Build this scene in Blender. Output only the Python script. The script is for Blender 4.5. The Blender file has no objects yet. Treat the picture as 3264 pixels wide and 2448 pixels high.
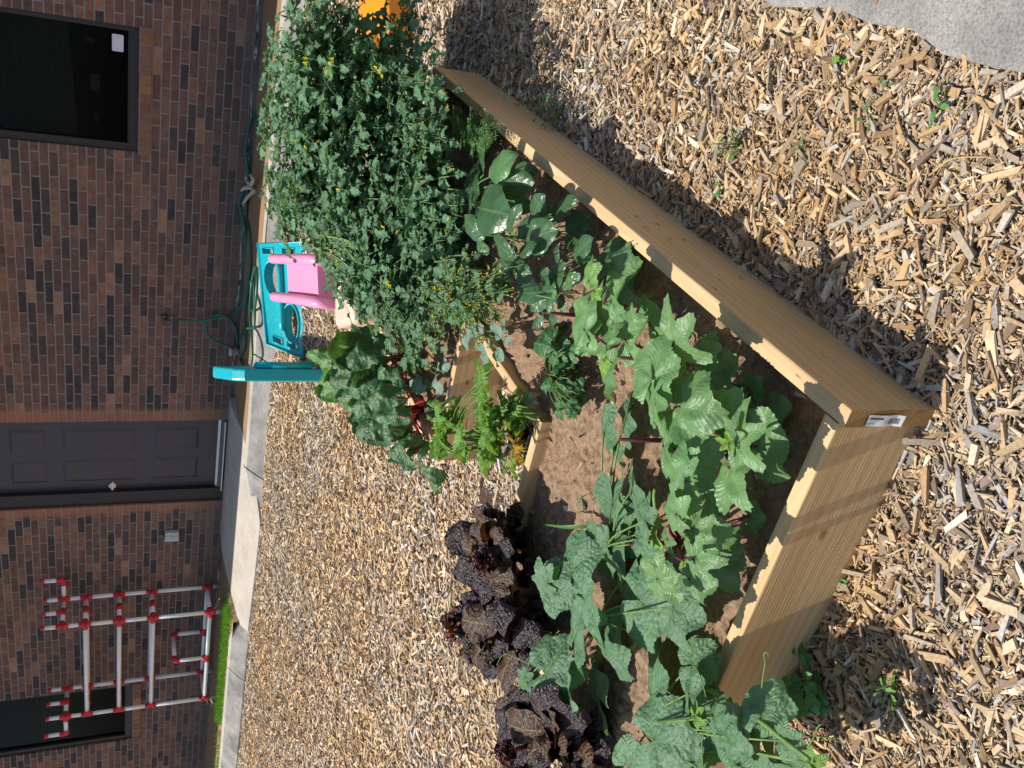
import bpy, bmesh, math, random
import numpy as np
from mathutils import Vector, Matrix, noise as mnoise
random.seed(7); rng = np.random.default_rng(7)
S = bpy.context.scene
COL = S.collection
R = math.radians

# ------------------------------------------------------------------ camera (phone held sideways: rolled 90 degrees)
PITCH, YAW, ROLL, FPX, H = .416116833, .533733519, -.00338358948, 2820.42, 1.42
_h = np.array([-math.sin(YAW), math.cos(YAW), 0]); _r = np.array([math.cos(YAW), math.sin(YAW), 0]); _u = np.array([0, 0, 1.])
FW = math.cos(PITCH)*_h - math.sin(PITCH)*_u
_d = -(math.sin(PITCH)*_h + math.cos(PITCH)*_u)
RT = math.cos(ROLL)*_r + math.sin(ROLL)*_d
DN = -math.sin(ROLL)*_r + math.cos(ROLL)*_d
CAMP = np.array([0, 0, H])
cam = bpy.data.cameras.new('camera'); cam.sensor_width = 36; cam.lens = FPX/3264*36; cam.clip_start = .02; cam.clip_end = 500
co = bpy.data.objects.new('camera', cam); COL.objects.link(co)
mw = Matrix.Identity(4)
for i in range(3):
    mw[i][0], mw[i][1], mw[i][2], mw[i][3] = DN[i], RT[i], -FW[i], CAMP[i]
co.matrix_world = mw
S.camera = co

# ------------------------------------------------------------------ light
SUND = np.array([.405, .06, -1.0])                 # travel direction of sunlight
w = bpy.data.worlds.new('World'); S.world = w; w.use_nodes = True
nt = w.node_tree; bg = nt.nodes['Background']
sky = nt.nodes.new('ShaderNodeTexSky'); sky.sky_type = 'NISHITA'; sky.sun_disc = False
sky.sun_elevation = math.atan2(1, math.hypot(SUND[0], SUND[1])); sky.sun_rotation = math.atan2(-SUND[0], -SUND[1])
sky.air_density = 1.0; sky.dust_density = 1.2
nt.links.new(sky.outputs[0], bg.inputs[0]); bg.inputs[1].default_value = .11
sl = bpy.data.lights.new('sun', 'SUN'); sl.energy = 4.6; sl.angle = R(.53); sl.color = (1, .955, .88)
so = bpy.data.objects.new('sun', sl); COL.objects.link(so)
so.rotation_euler = Vector(SUND).to_track_quat('-Z', 'Y').to_euler(); so.location = (-3, 1, 8)
S.view_settings.view_transform = 'Standard'; S.view_settings.look = 'None'
S.view_settings.exposure = 0.35; S.view_settings.gamma = 1
S.render.film_transparent = False
S.cycles.max_bounces = 6; S.cycles.transparent_max_bounces = 8

# ------------------------------------------------------------------ projecting helpers (photo pixel -> point in the place)
def ray(x, y):
    return FW + (1224-y)/FPX*RT + (x-1632)/FPX*DN
def at(x, y, z):
    r = ray(x, y); p = CAMP + r*((z-H)/r[2]); return p
def atY(x, y, Y):
    r = ray(x, y); return CAMP + r*(Y/r[1])
def px(P):
    P = np.asarray(P, float)-CAMP; z = P@FW
    return 1632+FPX*(P@DN)/z, 1224-FPX*(P@RT)/z

# ------------------------------------------------------------------ mesh helpers
def nrm(v):
    v = np.asarray(v, float); return v/(np.linalg.norm(v)+1e-12)
class MB:
    """collects geometry, then links it as ONE mesh object"""
    def __init__(s): s.V = []; s.F = []; s.UV = []; s.C = []; s.n = 0; s.M = []
    def add(s, V, F, uv=None, col=None, mi=0):
        V = np.asarray(V, float).reshape(-1, 3); k = len(V)
        s.V.append(V)
        s.UV.append(np.zeros((k, 2)) if uv is None else np.asarray(uv, float).reshape(-1, 2))
        c = np.ones((k, 3)) if col is None else np.broadcast_to(np.asarray(col, float), (k, 3))
        s.C.append(c)
        for f in F:
            f = np.asarray(f, int)
            if f.size:
                s.F.append(f+s.n); s.M.append(mi)
        s.n += k
    def box(s, a, b, col=None, mi=0):
        x0, y0, z0 = a; x1, y1, z1 = b
        V = [(x0,y0,z0),(x1,y0,z0),(x1,y1,z0),(x0,y1,z0),(x0,y0,z1),(x1,y0,z1),(x1,y1,z1),(x0,y1,z1)]
        s.add(V, [[(0,3,2,1),(4,5,6,7),(0,1,5,4),(1,2,6,5),(2,3,7,6),(3,0,4,7)]], col=col, mi=mi)
    def tube(s, pts, r, n=8, col=None, cap=True, mi=0):
        P = np.asarray(pts, float); k = len(P)
        rr = np.full(k, r, float) if np.isscalar(r) else np.asarray(r, float)
        T = np.gradient(P, axis=0); T /= np.linalg.norm(T, axis=1)[:, None]+1e-12
        a = np.array([0, 0, 1.]) if abs(T[0][2]) < .9 else np.array([1., 0, 0])
        N = nrm(np.cross(T[0], a)); out = []; th = np.arange(n)*2*math.pi/n
        for i in range(k):
            N = nrm(N - T[i]*(N@T[i])); B = np.cross(T[i], N)
            out.append(P[i]+rr[i]*(np.cos(th)[:, None]*N+np.sin(th)[:, None]*B))
        V = np.concatenate(out); i, j = np.meshgrid(np.arange(k-1), np.arange(n), indexing='ij'); j2 = (j+1) % n
        Q = np.stack([i*n+j, i*n+j2, (i+1)*n+j2, (i+1)*n+j], -1).reshape(-1, 4)
        F = [Q]
        if cap: F += [[list(range(n))[::-1]], [list(range((k-1)*n, k*n))]]
        s.add(V, F, col=col, mi=mi)
    def build(s, name, mats, parent=None, smooth=False, loc=None):
        me = bpy.data.meshes.new(name)
        V = np.concatenate(s.V); 
        if loc is not None: V = V-np.asarray(loc, float)
        li = np.concatenate([f.reshape(-1) for f in s.F]); cnt = np.concatenate([np.full(len(f), f.shape[1]) for f in s.F])
        mi = np.concatenate([np.full(len(f), m) for f, m in zip(s.F, s.M)])
        me.vertices.add(len(V)); me.vertices.foreach_set('co', V.astype(np.float32).ravel())
        me.loops.add(len(li)); me.loops.foreach_set('vertex_index', li.astype(np.int32))
        me.polygons.add(len(cnt)); st = np.concatenate([[0], np.cumsum(cnt)[:-1]])
        me.polygons.foreach_set('loop_start', st.astype(np.int32))
        me.polygons.foreach_set('material_index', mi.astype(np.int32))
        me.polygons.foreach_set('use_smooth', np.full(len(cnt), bool(smooth)))
        uvl = me.uv_layers.new(name='UVMap'); UV = np.concatenate(s.UV)
        uvl.data.foreach_set('uv', UV[li].astype(np.float32).ravel())
        C = np.concatenate(s.C); ca = me.color_attributes.new('Col', 'FLOAT_COLOR', 'POINT')
        ca.data.foreach_set('color', np.concatenate([C, np.ones((len(C), 1))], 1).astype(np.float32).ravel())
        me.update(calc_edges=True); me.validate()
        for m in (mats if isinstance(mats, (list, tuple)) else [mats]): me.materials.append(m)
        o = bpy.data.objects.new(name, me); COL.objects.link(o)
        if parent is not None: o.parent = parent
        if loc is not None: o.location = loc
        return o
def tag(o, label=None, cat=None, group=None, kind=None):
    if label: o['label'] = label
    if cat: o['category'] = cat
    if group: o['group'] = group
    if kind: o['kind'] = kind
    return o
def thing(name, label, cat, loc=(0, 0, 0), group=None):
    o = bpy.data.objects.new(name, None); COL.objects.link(o); o.location = tuple(float(v) for v in loc); o.empty_display_size = .1
    return tag(o, label, cat, group)
def part(mb, name, mat, parent, smooth=False):
    """a part, kept in world coordinates of the build, parented under its thing"""
    o = mb.build(name, mat, None, smooth)
    o.parent = parent; off = Vector(parent.location)
    p = parent.parent
    while p is not None: off += Vector(p.location); p = p.parent
    o.location = -off if parent.type == 'EMPTY' else o.location
    return o
def beveled_box(a, b, bev=.004, seg=2, name='box', mat=None, parent=None, jit=0):
    bm = bmesh.new(); bmesh.ops.create_cube(bm, size=1)
    a = np.array(a, float); b = np.array(b, float); c = (a+b)/2; d = b-a
    for v in bm.verts: v.co = Vector((v.co.x*d[0], v.co.y*d[1], v.co.z*d[2]))
    bmesh.ops.bevel(bm, geom=list(bm.edges), offset=bev, segments=seg, affect='EDGES', profile=.5)
    me = bpy.data.meshes.new(name); bm.to_mesh(me); bm.free()
    for p in me.polygons: p.use_smooth = False
    if mat: me.materials.append(mat)
    o = bpy.data.objects.new(name, me); COL.objects.link(o)
    base = Vector((0, 0, 0))
    if parent is not None: o.parent = parent; base = Vector(parent.location)
    o.location = Vector(c)-base
    return o
def vnoise(x, y, seed=0):
    """value noise, numpy"""
    xi = np.floor(x).astype(np.int64); yi = np.floor(y).astype(np.int64); fx = x-xi; fy = y-yi
    fx = fx*fx*(3-2*fx); fy = fy*fy*(3-2*fy)
    def h(a, b):
        n = (a*374761393+b*668265263+seed*974711) & 0x7fffffff
        n = ((n ^ (n >> 13))*1274126177) & 0x7fffffff
        return ((n ^ (n >> 16)) & 0xffff)/65535.
    return (h(xi, yi)*(1-fx)+h(xi+1, yi)*fx)*(1-fy)+(h(xi, yi+1)*(1-fx)+h(xi+1, yi+1)*fx)*fy
def fbm(x, y, oct=4, seed=0):
    s = 0; a = .5
    for k in range(oct): s = s+a*(vnoise(x*2**k, y*2**k, seed+k)-.5); a *= .5
    return s
def catmull(P, n=8):
    P = np.asarray(P, float); P = np.vstack([2*P[0]-P[1], P, 2*P[-1]-P[-2]]); out = []
    for i in range(1, len(P)-2):
        for t in np.linspace(0, 1, n, endpoint=False):
            out.append(.5*((2*P[i])+(-P[i-1]+P[i+1])*t+(2*P[i-1]-5*P[i]+4*P[i+1]-P[i+2])*t*t+(-P[i-1]+3*P[i]-3*P[i+1]+P[i+2])*t**3))
    out.append(P[-2]); return np.array(out)

# ------------------------------------------------------------------ materials
class NG:
    def __init__(s, name):
        s.m = bpy.data.materials.new(name); s.m.use_nodes = True; s.t = s.m.node_tree
        s.b = s.t.nodes['Principled BSDF']; s.out = s.t.nodes['Material Output']
    def n(s, typ, **k):
        nd = s.t.nodes.new(typ)
        for a, b in k.items(): setattr(nd, a, b)
        return nd
    def l(s, a, b): s.t.links.new(a, b)
    def val(s, sock, v):
        if hasattr(v, 'is_output') or hasattr(v, 'links'): s.l(v, sock)
        else: sock.default_value = v
    def math(s, op, a, b=0., c=None, clamp=False):
        nd = s.n('ShaderNodeMath', operation=op, use_clamp=clamp); s.val(nd.inputs[0], a); s.val(nd.inputs[1], b)
        if c is not None: s.val(nd.inputs[2], c)
        return nd.outputs[0]
    def mix(s, f, a, b, typ='MIX'):
        nd = s.n('ShaderNodeMix', data_type='RGBA', blend_type=typ, clamp_factor=True)
        s.val(nd.inputs[0], f)
        for sock, v in ((nd.inputs[6], a), (nd.inputs[7], b)):
            if isinstance(v, (tuple, list)): v = tuple(v)+((1,) if len(v) == 3 else ())
            s.val(sock, v)
        return nd.outputs[2]
    def ramp(s, f, stops, interp='LINEAR'):
        nd = s.n('ShaderNodeValToRGB'); cr = nd.color_ramp; cr.interpolation = interp
        while len(cr.elements) < len(stops): cr.elements.new(.5)
        for e, (p, c) in zip(cr.elements, stops):
            e.position = p; e.color = (tuple(c)+(1,) if isinstance(c, (tuple, list)) else (c, c, c, 1))
        s.val(nd.inputs[0], f); return nd.outputs[0]
    def coord(s, which='Object'):
        return s.n('ShaderNodeTexCoord').outputs[which]
    def mapping(s, vec, scale=(1, 1, 1), rot=(0, 0, 0), loc=(0, 0, 0)):
        nd = s.n('ShaderNodeMapping'); s.l(vec, nd.inputs[0]); nd.inputs[1].default_value = loc; nd.inputs[2].default_value = rot; nd.inputs[3].default_value = scale
        return nd.outputs[0]
    def noise(s, vec, scale, detail=4, rough=.55, dist=0, out='Fac'):
        nd = s.n('ShaderNodeTexNoise'); 
        if vec is not None: s.l(vec, nd.inputs['Vector'])
        nd.inputs['Scale'].default_value = scale; nd.inputs['Detail'].default_value = detail; nd.inputs['Roughness'].default_value = rough; nd.inputs['Distortion'].default_value = dist
        return nd.outputs[out]
    def voro(s, vec, scale, feature='F1', out='Distance'):
        nd = s.n('ShaderNodeTexVoronoi', feature=feature); s.l(vec, nd.inputs['Vector']); nd.inputs['Scale'].default_value = scale
        return nd.outputs[out]
    def bump(s, h, dist=.01, strength=1.):
        nd = s.n('ShaderNodeBump'); s.l(h, nd.inputs['Height']); nd.inputs['Distance'].default_value = dist; nd.inputs['Strength'].default_value = strength
        s.l(nd.outputs[0], s.b.inputs['Normal']); return nd.outputs[0]
    def set(s, col=None, rough=None, spec=None, metal=None):
        if col is not None:
            if isinstance(col, (tuple, list)): s.b.inputs['Base Color'].default_value = tuple(col)+(1,)
            else: s.l(col, s.b.inputs['Base Color'])
        if rough is not None: s.val(s.b.inputs['Roughness'], rough)
        if spec is not None: s.b.inputs['Specular IOR Level'].default_value = spec
        if metal is not None: s.b.inputs['Metallic'].default_value = metal
        return s
    def attr(s, name='Col'):
        nd = s.n('ShaderNodeAttribute', attribute_name=name); return nd.outputs['Color']
def plain(name, col, rough=.5, spec=.5, metal=0, var=.12, scale=30, bump=0):
    g = NG(name); c = g.coord()
    f = g.noise(c, scale, 5)
    dk = tuple(v*(1-var) for v in col); lt = tuple(min(1, v*(1+var)) for v in col)
    g.set(g.ramp(f, [(.3, dk), (.7, lt)]), rough, spec, metal)
    if bump: g.bump(f, bump)
    return g.m

def leaf_mat(name, base, vein, rough=.42, spec=.4, transl=.28, kind='pinnate', nlat=9, pucker=.0025, pscale=60, var=.25, back=None, lobes=6):
    g = NG(name); uv = g.n('ShaderNodeUVMap').outputs[0]; sep = g.n('ShaderNodeSeparateXYZ'); g.l(uv, sep.inputs[0])
    u, v = sep.outputs[0], sep.outputs[1]
    if kind == 'pinnate':
        s = g.math('ABSOLUTE', g.math('SUBTRACT', g.math('MULTIPLY', v, 2.), 1.))
        mid = g.math('LESS_THAN', s, .055)
        ph = g.math('MULTIPLY', g.math('SUBTRACT', u, g.math('MULTIPLY', s, .22)), float(nlat))
        fr = g.math('ABSOLUTE', g.math('SUBTRACT', g.math('FRACT', ph), .5))      # 0 on the vein
    else:
        th = g.math('MULTIPLY', g.math('SUBTRACT', v, .5), float(lobes))
        fr0 = g.math('ABSOLUTE', g.math('SUBTRACT', g.math('FRACT', g.math('ADD', th, .5)), .5))   # 0 on a main vein
        dist = g.math('MULTIPLY', fr0, u)
        mid = g.math('LESS_THAN', dist, .016)
        ph = g.math('MULTIPLY', g.math('SUBTRACT', u, g.math('MULTIPLY', fr0, .9)), float(nlat))
        fr = g.math('ABSOLUTE', g.math('SUBTRACT', g.math('FRACT', ph), .5))
    lat = g.math('SUBTRACT', 1., g.math('MULTIPLY', fr, 14.), clamp=True)
    co_ = g.coord()
    nz = g.noise(co_, pscale*.35, 3); nz2 = g.voro(co_, pscale)
    att = g.attr()
    c = g.mix(nz, tuple(x*(1-var) for x in base), tuple(min(1, x*(1+var)) for x in base))
    c = g.mix(1., c, att, 'MULTIPLY')
    vm = g.math('MAXIMUM', mid, g.math('MULTIPLY', lat, .45))
    c = g.mix(g.math('MULTIPLY', vm, .75), c, vein)
    g.set(c, rough, spec)
    nz3 = g.noise(co_, pscale*1.6, 4, .6)
    hgt = g.math('ADD', g.math('MULTIPLY', g.math('MULTIPLY', fr, nz3), 1.0), g.math('MULTIPLY', nz2, -1.0))
    hgt = g.math('ADD', hgt, g.math('MULTIPLY', nz3, .8))
    hgt = g.math('SUBTRACT', hgt, g.math('MULTIPLY', mid, .5))
    bn = g.bump(hgt, pucker)
    tr = g.n('ShaderNodeBsdfTranslucent'); g.l(bn, tr.inputs['Normal'])
    tc = g.mix(.5, c, (min(1, base[0]*3.2+.02), min(1, base[1]*2.8), base[2]*.7), 'MIX'); g.l(tc, tr.inputs['Color'])
    mx = g.n('ShaderNodeMixShader'); mx.inputs[0].default_value = transl
    g.l(g.b.outputs[0], mx.inputs[1]); g.l(tr.outputs[0], mx.inputs[2]); g.l(mx.outputs[0], g.out.inputs[0])
    return g.m
def vcol_mat(name, rough=.8, spec=.2, streak=None, bump=0, nz=.25, scale=120):
    g = NG(name); a = g.attr(); c = g.coord()
    f = g.noise(c, scale, 4)
    g.set(g.mix(1., a, g.ramp(f, [(.25, 1-nz), (.75, 1+nz*.6)]), 'MULTIPLY'), rough, spec)
    if bump: g.bump(f, bump)
    return g.m

# ================================================================== SETTING
WALLY = 7.689; COURSE = .0677; BRL = .2032; CZ0 = .4533; BX0 = -1.313
CURBY0, CURBY1, CURBZ = 6.84, 6.985, .372
def gz(x, y):
    """height of the mulch ground"""
    x = np.asarray(x, float); y = np.asarray(y, float)
    t = np.clip((y-3.6)/3.2, 0, 1); t = t*t*(3-2*t)
    base = t*(.205+.012*np.clip(x+5, -3, 5)*.6)
    und = .035*fbm(x*1.1+7, y*1.1, 3, 3)*np.clip((np.hypot(x+1.35, y-2.35)-1.2)/1., .15, 1)
    out = base+und
    # heaped up against the outside of the planter
    return out
def grid_sheet(xs, ys, fz):
    X, Y = np.meshgrid(xs, ys, indexing='ij'); Z = fz(X, Y)
    V = np.stack([X, Y, Z], -1).reshape(-1, 3); nx, ny = len(xs), len(ys)
    i, j = np.meshgrid(np.arange(nx-1), np.arange(ny-1), indexing='ij')
    F = np.stack([i*ny+j, (i+1)*ny+j, (i+1)*ny+j+1, i*ny+j+1], -1).reshape(-1, 4)
    return V, F
def inside(poly, x, y):
    x = np.asarray(x); y = np.asarray(y); c = np.zeros(x.shape, bool); n = len(poly)
    for i in range(n):
        x1, y1 = poly[i]; x2, y2 = poly[(i+1) % n]
        cond = ((y1 > y) != (y2 > y)) & (x < (x2-x1)*(y-y1)/((y2-y1) if y2 != y1 else 1e-9)+x1)
        c ^= cond
    return c

# --- mulch ground sheet
g = NG('mulch_base'); c = g.coord()
f1 = g.noise(c, 90, 6, .7); f2 = g.noise(g.mapping(c, (1, 1, .2)), 2.2, 3); vr = g.n('ShaderNodeTexVoronoi'); g.l(c, vr.inputs[0]); vr.inputs['Scale'].default_value = 130
pal = g.ramp(g.math('ADD', g.math('MULTIPLY', vr.outputs['Distance'], .5), g.math('MULTIPLY', f1, .6)), [(.2, (.12, .075, .045)), (.42, (.34, .23, .135)), (.60, (.52, .37, .22)), (.8, (.64, .50, .34))])
g.set(g.mix(g.math('MULTIPLY', f2, .5), pal, (.50, .33, .17)), .95, .1)
g.bump(g.math('ADD', f1, vr.outputs['Distance']), .012)
MULCHB = g.m
xs = np.unique(np.concatenate([np.linspace(-60, -14, 12), np.linspace(-14, 2.5, 190), np.linspace(2.5, 40, 12)]))
ys = np.unique(np.concatenate([np.linspace(-60, -1, 12), np.linspace(-1, 6.8, 150), [6.85]]))
mb = MB(); V, F = grid_sheet(xs, ys, lambda x, y: gz(x, y)-.006); mb.add(V, [F])
tag(mb.build('mulch_ground', MULCHB, smooth=True), 'ground of tan wood chip mulch around the planter', kind='structure')

# --- soil strip between kerb and building
g = NG('bare_soil'); c = g.coord(); f1 = g.noise(c, 60, 6, .7); f2 = g.noise(c, 5, 3)
g.set(g.mix(f2, g.ramp(f1, [(.3, (.16, .1, .06)), (.55, (.33, .22, .13)), (.75, (.46, .33, .22))]), (.36, .22, .11)), .95, .1); g.bump(f1, .015)
padpoly = [(-4.70, 7.72), (-6.36, 7.72), (-6.93, 7.03), (-6.98, 6.9), (-6.9, 6.72), (-5.5, 6.66), (-5.25, 6.8), (-5.0, 6.93), (-4.86, 7.0)]
def soilz(x, y):
    t = np.clip((y-6.98)/.7, 0, 1)
    lift = np.clip((-6.6-x)/.5, 0, 1)
    z = .352+t*(.055+.035*lift)+.02*fbm(x*3, y*3, 4, 11)
    return np.where(inside(padpoly, x, y), .12, z)
mb = MB(); V, F = grid_sheet(np.linspace(-15, 4, 240), np.linspace(6.93, 7.70, 16), soilz); mb.add(V, [F])
tag(mb.build('soil_strip', g.m, smooth=True), 'strip of bare brown soil between the kerb and the brick wall', kind='structure')

# --- door pad
def concrete(name, base, stain, rough=.85, speck=.25):
    g = NG(name); c = g.coord(); f1 = g.noise(c, 3.5, 5, .65); f2 = g.noise(c, 170, 3, .7); f3 = g.noise(c, 22, 4, .6)
    cc = g.mix(g.ramp(f1, [(.38, 0), (.62, 1)]), stain, base)
    cc = g.mix(1., cc, g.ramp(f2, [(.3, 1-speck), (.55, 1.), (.75, 1+speck*.5)]), 'MULTIPLY')
    cc = g.mix(g.math('MULTIPLY', g.ramp(f3, [(.55, 0), (.7, 1)]), .35), cc, tuple(v*.55 for v in stain))
    g.set(cc, rough, .25); g.bump(g.math('ADD', f2, g.math('MULTIPLY', f3, .4)), .004); return g.m
PADM = concrete('pad_concrete', (.50, .45, .38), (.42, .37, .31), speck=.12)
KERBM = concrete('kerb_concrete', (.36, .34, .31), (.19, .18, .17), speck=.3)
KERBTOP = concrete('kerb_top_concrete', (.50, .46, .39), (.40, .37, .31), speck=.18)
WALKM = concrete('walk_concrete', (.34, .325, .30), (.235, .225, .21), speck=.45)
def padz(x, y):
    t = np.clip((7.69-y)/1.0, 0, 1)
    return .447-.02*t-.2*np.clip((t-.12)/.88, 0, 1)**1.15
bm = bmesh.new(); vs = [bm.verts.new((x, y, 0)) for x, y in padpoly]; bm.faces.new(vs)
for k in range(14):
    yy = 6.6+k*.085
    bmesh.ops.bisect_plane(bm, geom=list(bm.verts)+list(bm.edges)+list(bm.faces), plane_co=(0, yy, 0), plane_no=(0, 1, 0))
for v in bm.verts: v.co.z = float(padz(v.co.x, v.co.y))
ex = bmesh.ops.extrude_face_region(bm, geom=list(bm.faces))
for v in ex['geom']:
    if isinstance(v, bmesh.types.BMVert): v.co.z -= .14
bmesh.ops.recalc_face_normals(bm, faces=list(bm.faces))
me = bpy.data.meshes.new('concrete_path'); bm.to_mesh(me); bm.free(); me.materials.append(PADM)
o = bpy.data.objects.new('concrete_path', me); COL.objects.link(o); tag(o, 'pale concrete pad sloping from the dark door to the mulch', kind='structure')

# --- kerb, in two runs with joints, flared down beside the path
def kerb_run(mb, xs, zt, col=None):
    """profile swept along x ; zt = top heights"""
    rows = []
    for x, z in zip(xs, zt):
        zb = .02; dy = .012*math.sin(x*1.7)
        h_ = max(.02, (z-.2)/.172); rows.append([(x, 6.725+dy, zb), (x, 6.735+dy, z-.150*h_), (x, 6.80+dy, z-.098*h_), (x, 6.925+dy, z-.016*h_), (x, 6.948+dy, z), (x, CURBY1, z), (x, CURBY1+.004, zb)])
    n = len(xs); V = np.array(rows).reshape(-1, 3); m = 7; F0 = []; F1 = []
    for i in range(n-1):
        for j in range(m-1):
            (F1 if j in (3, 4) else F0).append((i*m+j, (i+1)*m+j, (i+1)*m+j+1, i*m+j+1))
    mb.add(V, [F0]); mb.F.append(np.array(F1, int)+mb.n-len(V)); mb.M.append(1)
    mb.F.append(np.array([[j+mb.n-len(V) for j in range(m)]])); mb.M.append(0)
    mb.F.append(np.array([[(n-1)*m+j+mb.n-len(V) for j in range(m)][::-1]])); mb.M.append(0)
mb = MB()
def lin(a, b, n=14): return np.linspace(a, b, n)
segs = [(4, 1.2), (1.19, -1.02), (-1.032, -3.80), (-3.815, -4.995)]
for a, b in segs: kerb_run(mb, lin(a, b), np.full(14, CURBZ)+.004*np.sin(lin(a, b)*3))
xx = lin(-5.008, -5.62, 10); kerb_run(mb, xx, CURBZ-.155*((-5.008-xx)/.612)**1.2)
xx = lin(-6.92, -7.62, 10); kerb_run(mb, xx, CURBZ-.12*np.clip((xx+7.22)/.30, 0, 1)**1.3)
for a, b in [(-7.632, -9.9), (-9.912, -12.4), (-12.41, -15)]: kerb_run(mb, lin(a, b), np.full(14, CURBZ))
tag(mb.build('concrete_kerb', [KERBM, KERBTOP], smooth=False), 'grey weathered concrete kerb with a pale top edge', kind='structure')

# --- concrete walk in the near right corner
mb = MB(); n = 40; yy = np.linspace(-1.5, 2.75, n); ed = -.058+.012*np.sin(yy*9)+.01*np.sin(yy*23)
top = .022
V = [];
for y, e in zip(yy, ed): V += [(e-.004, y, -.05), (e, y, top-.006), (e+.012, y, top), (3.5, y, top)]
F = [(i*4+j, (i+1)*4+j, (i+1)*4+j+1, i*4+j+1) for i in range(n-1) for j in range(3)]
mb.add(V, [np.array(F)[:, ::-1]]); tag(mb.build('concrete_walk', WALKM), 'pale grey speckled concrete walk in the near right corner', kind='structure')

# ================================================================== BRICK BUILDING
bld = thing('brick_building', 'red brown brick building with two dark windows and a dark panelled door', 'building', (-5, WALLY, .4))
# brick material
g = NG('brick'); c = g.coord(); sep = g.n('ShaderNodeSeparateXYZ'); g.l(c, sep.inputs[0])
geo = g.n('ShaderNodeNewGeometry'); sn = g.n('ShaderNodeSeparateXYZ'); g.l(geo.outputs['True Normal'], sn.inputs[0])
isx = g.math('GREATER_THAN', g.math('ABSOLUTE', sn.outputs[0]), .5)
wob = g.math('MULTIPLY', g.math('SUBTRACT', g.noise(c, 35, 3), .5), .006)
ux = g.math('ADD', g.math('ADD', g.math('MULTIPLY', sep.outputs[0], g.math('SUBTRACT', 1., isx)), g.math('MULTIPLY', g.math('ADD', sep.outputs[1], .085), isx)), wob)
uz = g.math('ADD', sep.outputs[2], g.math('MULTIPLY', wob, .7))
row = g.math('FLOOR', g.math('DIVIDE', g.math('SUBTRACT', uz, CZ0-COURSE*20), COURSE))
rf = g.math('FRACT', g.math('DIVIDE', g.math('SUBTRACT', uz, CZ0-COURSE*20), COURSE))
rowr = g.n('ShaderNodeTexWhiteNoise', noise_dimensions='1D'); g.l(row, rowr.inputs['W'])
half = g.math('ADD', g.math('MULTIPLY', g.math('MODULO', row, 2.), .5), g.math('MULTIPLY', rowr.outputs['Value'], .07))
q = g.math('ADD', g.math('DIVIDE', g.math('SUBTRACT', ux, BX0-BRL*400), BRL), half)
colm = g.math('FLOOR', q); cf = g.math('FRACT', q)
cv = g.n('ShaderNodeCombineXYZ'); g.l(colm, cv.inputs[0]); g.l(row, cv.inputs[1])
wn = g.n('ShaderNodeTexWhiteNoise', noise_dimensions='2D'); g.l(cv.outputs[0], wn.inputs['Vector'])
pal = g.ramp(wn.outputs['Value'], [(0, (.062, .052, .054)), (.13, (.085, .064, .062)), (.20, (.125, .079, .068)), (.36, (.145, .088, .074)), (.54, (.165, .096, .079)), (.72, (.195, .108, .083)), (.87, (.235, .128, .094)), (.965, (.30, .17, .12))], 'CONSTANT')
sep2 = g.n('ShaderNodeSeparateColor'); g.l(wn.outputs['Color'], sep2.inputs[0])
fl = g.noise(c, 14, 5, .65); 
pal = g.mix(1., pal, g.ramp(fl, [(.25, .68), (.5, 1.), (.75, 1.38)]), 'MULTIPLY')
pal = g.mix(g.math('MULTIPLY', g.ramp(g.noise(c, 26, 3), [(.62, 0), (.7, 1)]), g.math('MULTIPLY', g.math('GREATER_THAN', sep2.outputs[1], .7), .55)), pal, (.30, .19, .135))
# orange bounced light beside the door opening, put into the brick colour
dx = g.math('MINIMUM', g.math('ABSOLUTE', g.math('SUBTRACT', sep.outputs[0], -4.96+.045)), g.math('ABSOLUTE', g.math('SUBTRACT', sep.outputs[0], -5.97-.02)))
edge = g.math('SUBTRACT', 1., g.math('DIVIDE', g.math('ADD', dx, g.math('MULTIPLY', g.math('SUBTRACT', g.noise(c, 9, 3), .5), .12)), .10), clamp=True)
pal = g.mix(g.math('MULTIPLY', g.ramp(edge, [(0, 0), (.5, 1)]), .8), pal, (.34, .15, .095))
# grime low on the wall
gr = g.ramp(g.math('SUBTRACT', sep.outputs[2], g.math('MULTIPLY', g.noise(c, 2.5, 4), .35)), [(.28, 1), (.75, 0)])
pal = g.mix(g.math('MULTIPLY', gr, .55), pal, (.115, .095, .075))
mw_ = .0095
mo = g.math('MAXIMUM', g.math('LESS_THAN', rf, mw_/COURSE), g.math('LESS_THAN', cf, mw_/BRL))
mcol = g.mix(g.math('MULTIPLY', gr, .6), g.mix(g.noise(c, 20, 4), (.20, .19, .19), (.29, .28, .275)), (.13, .115, .10))
g.set(g.mix(mo, pal, mcol), .9, .15)
hb = g.math('ADD', g.math('MULTIPLY', g.math('SUBTRACT', 1., mo), 1.), g.math('MULTIPLY', g.noise(c, 80, 4), .45)); g.bump(hb, .006)
BRICK = g.m

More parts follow.
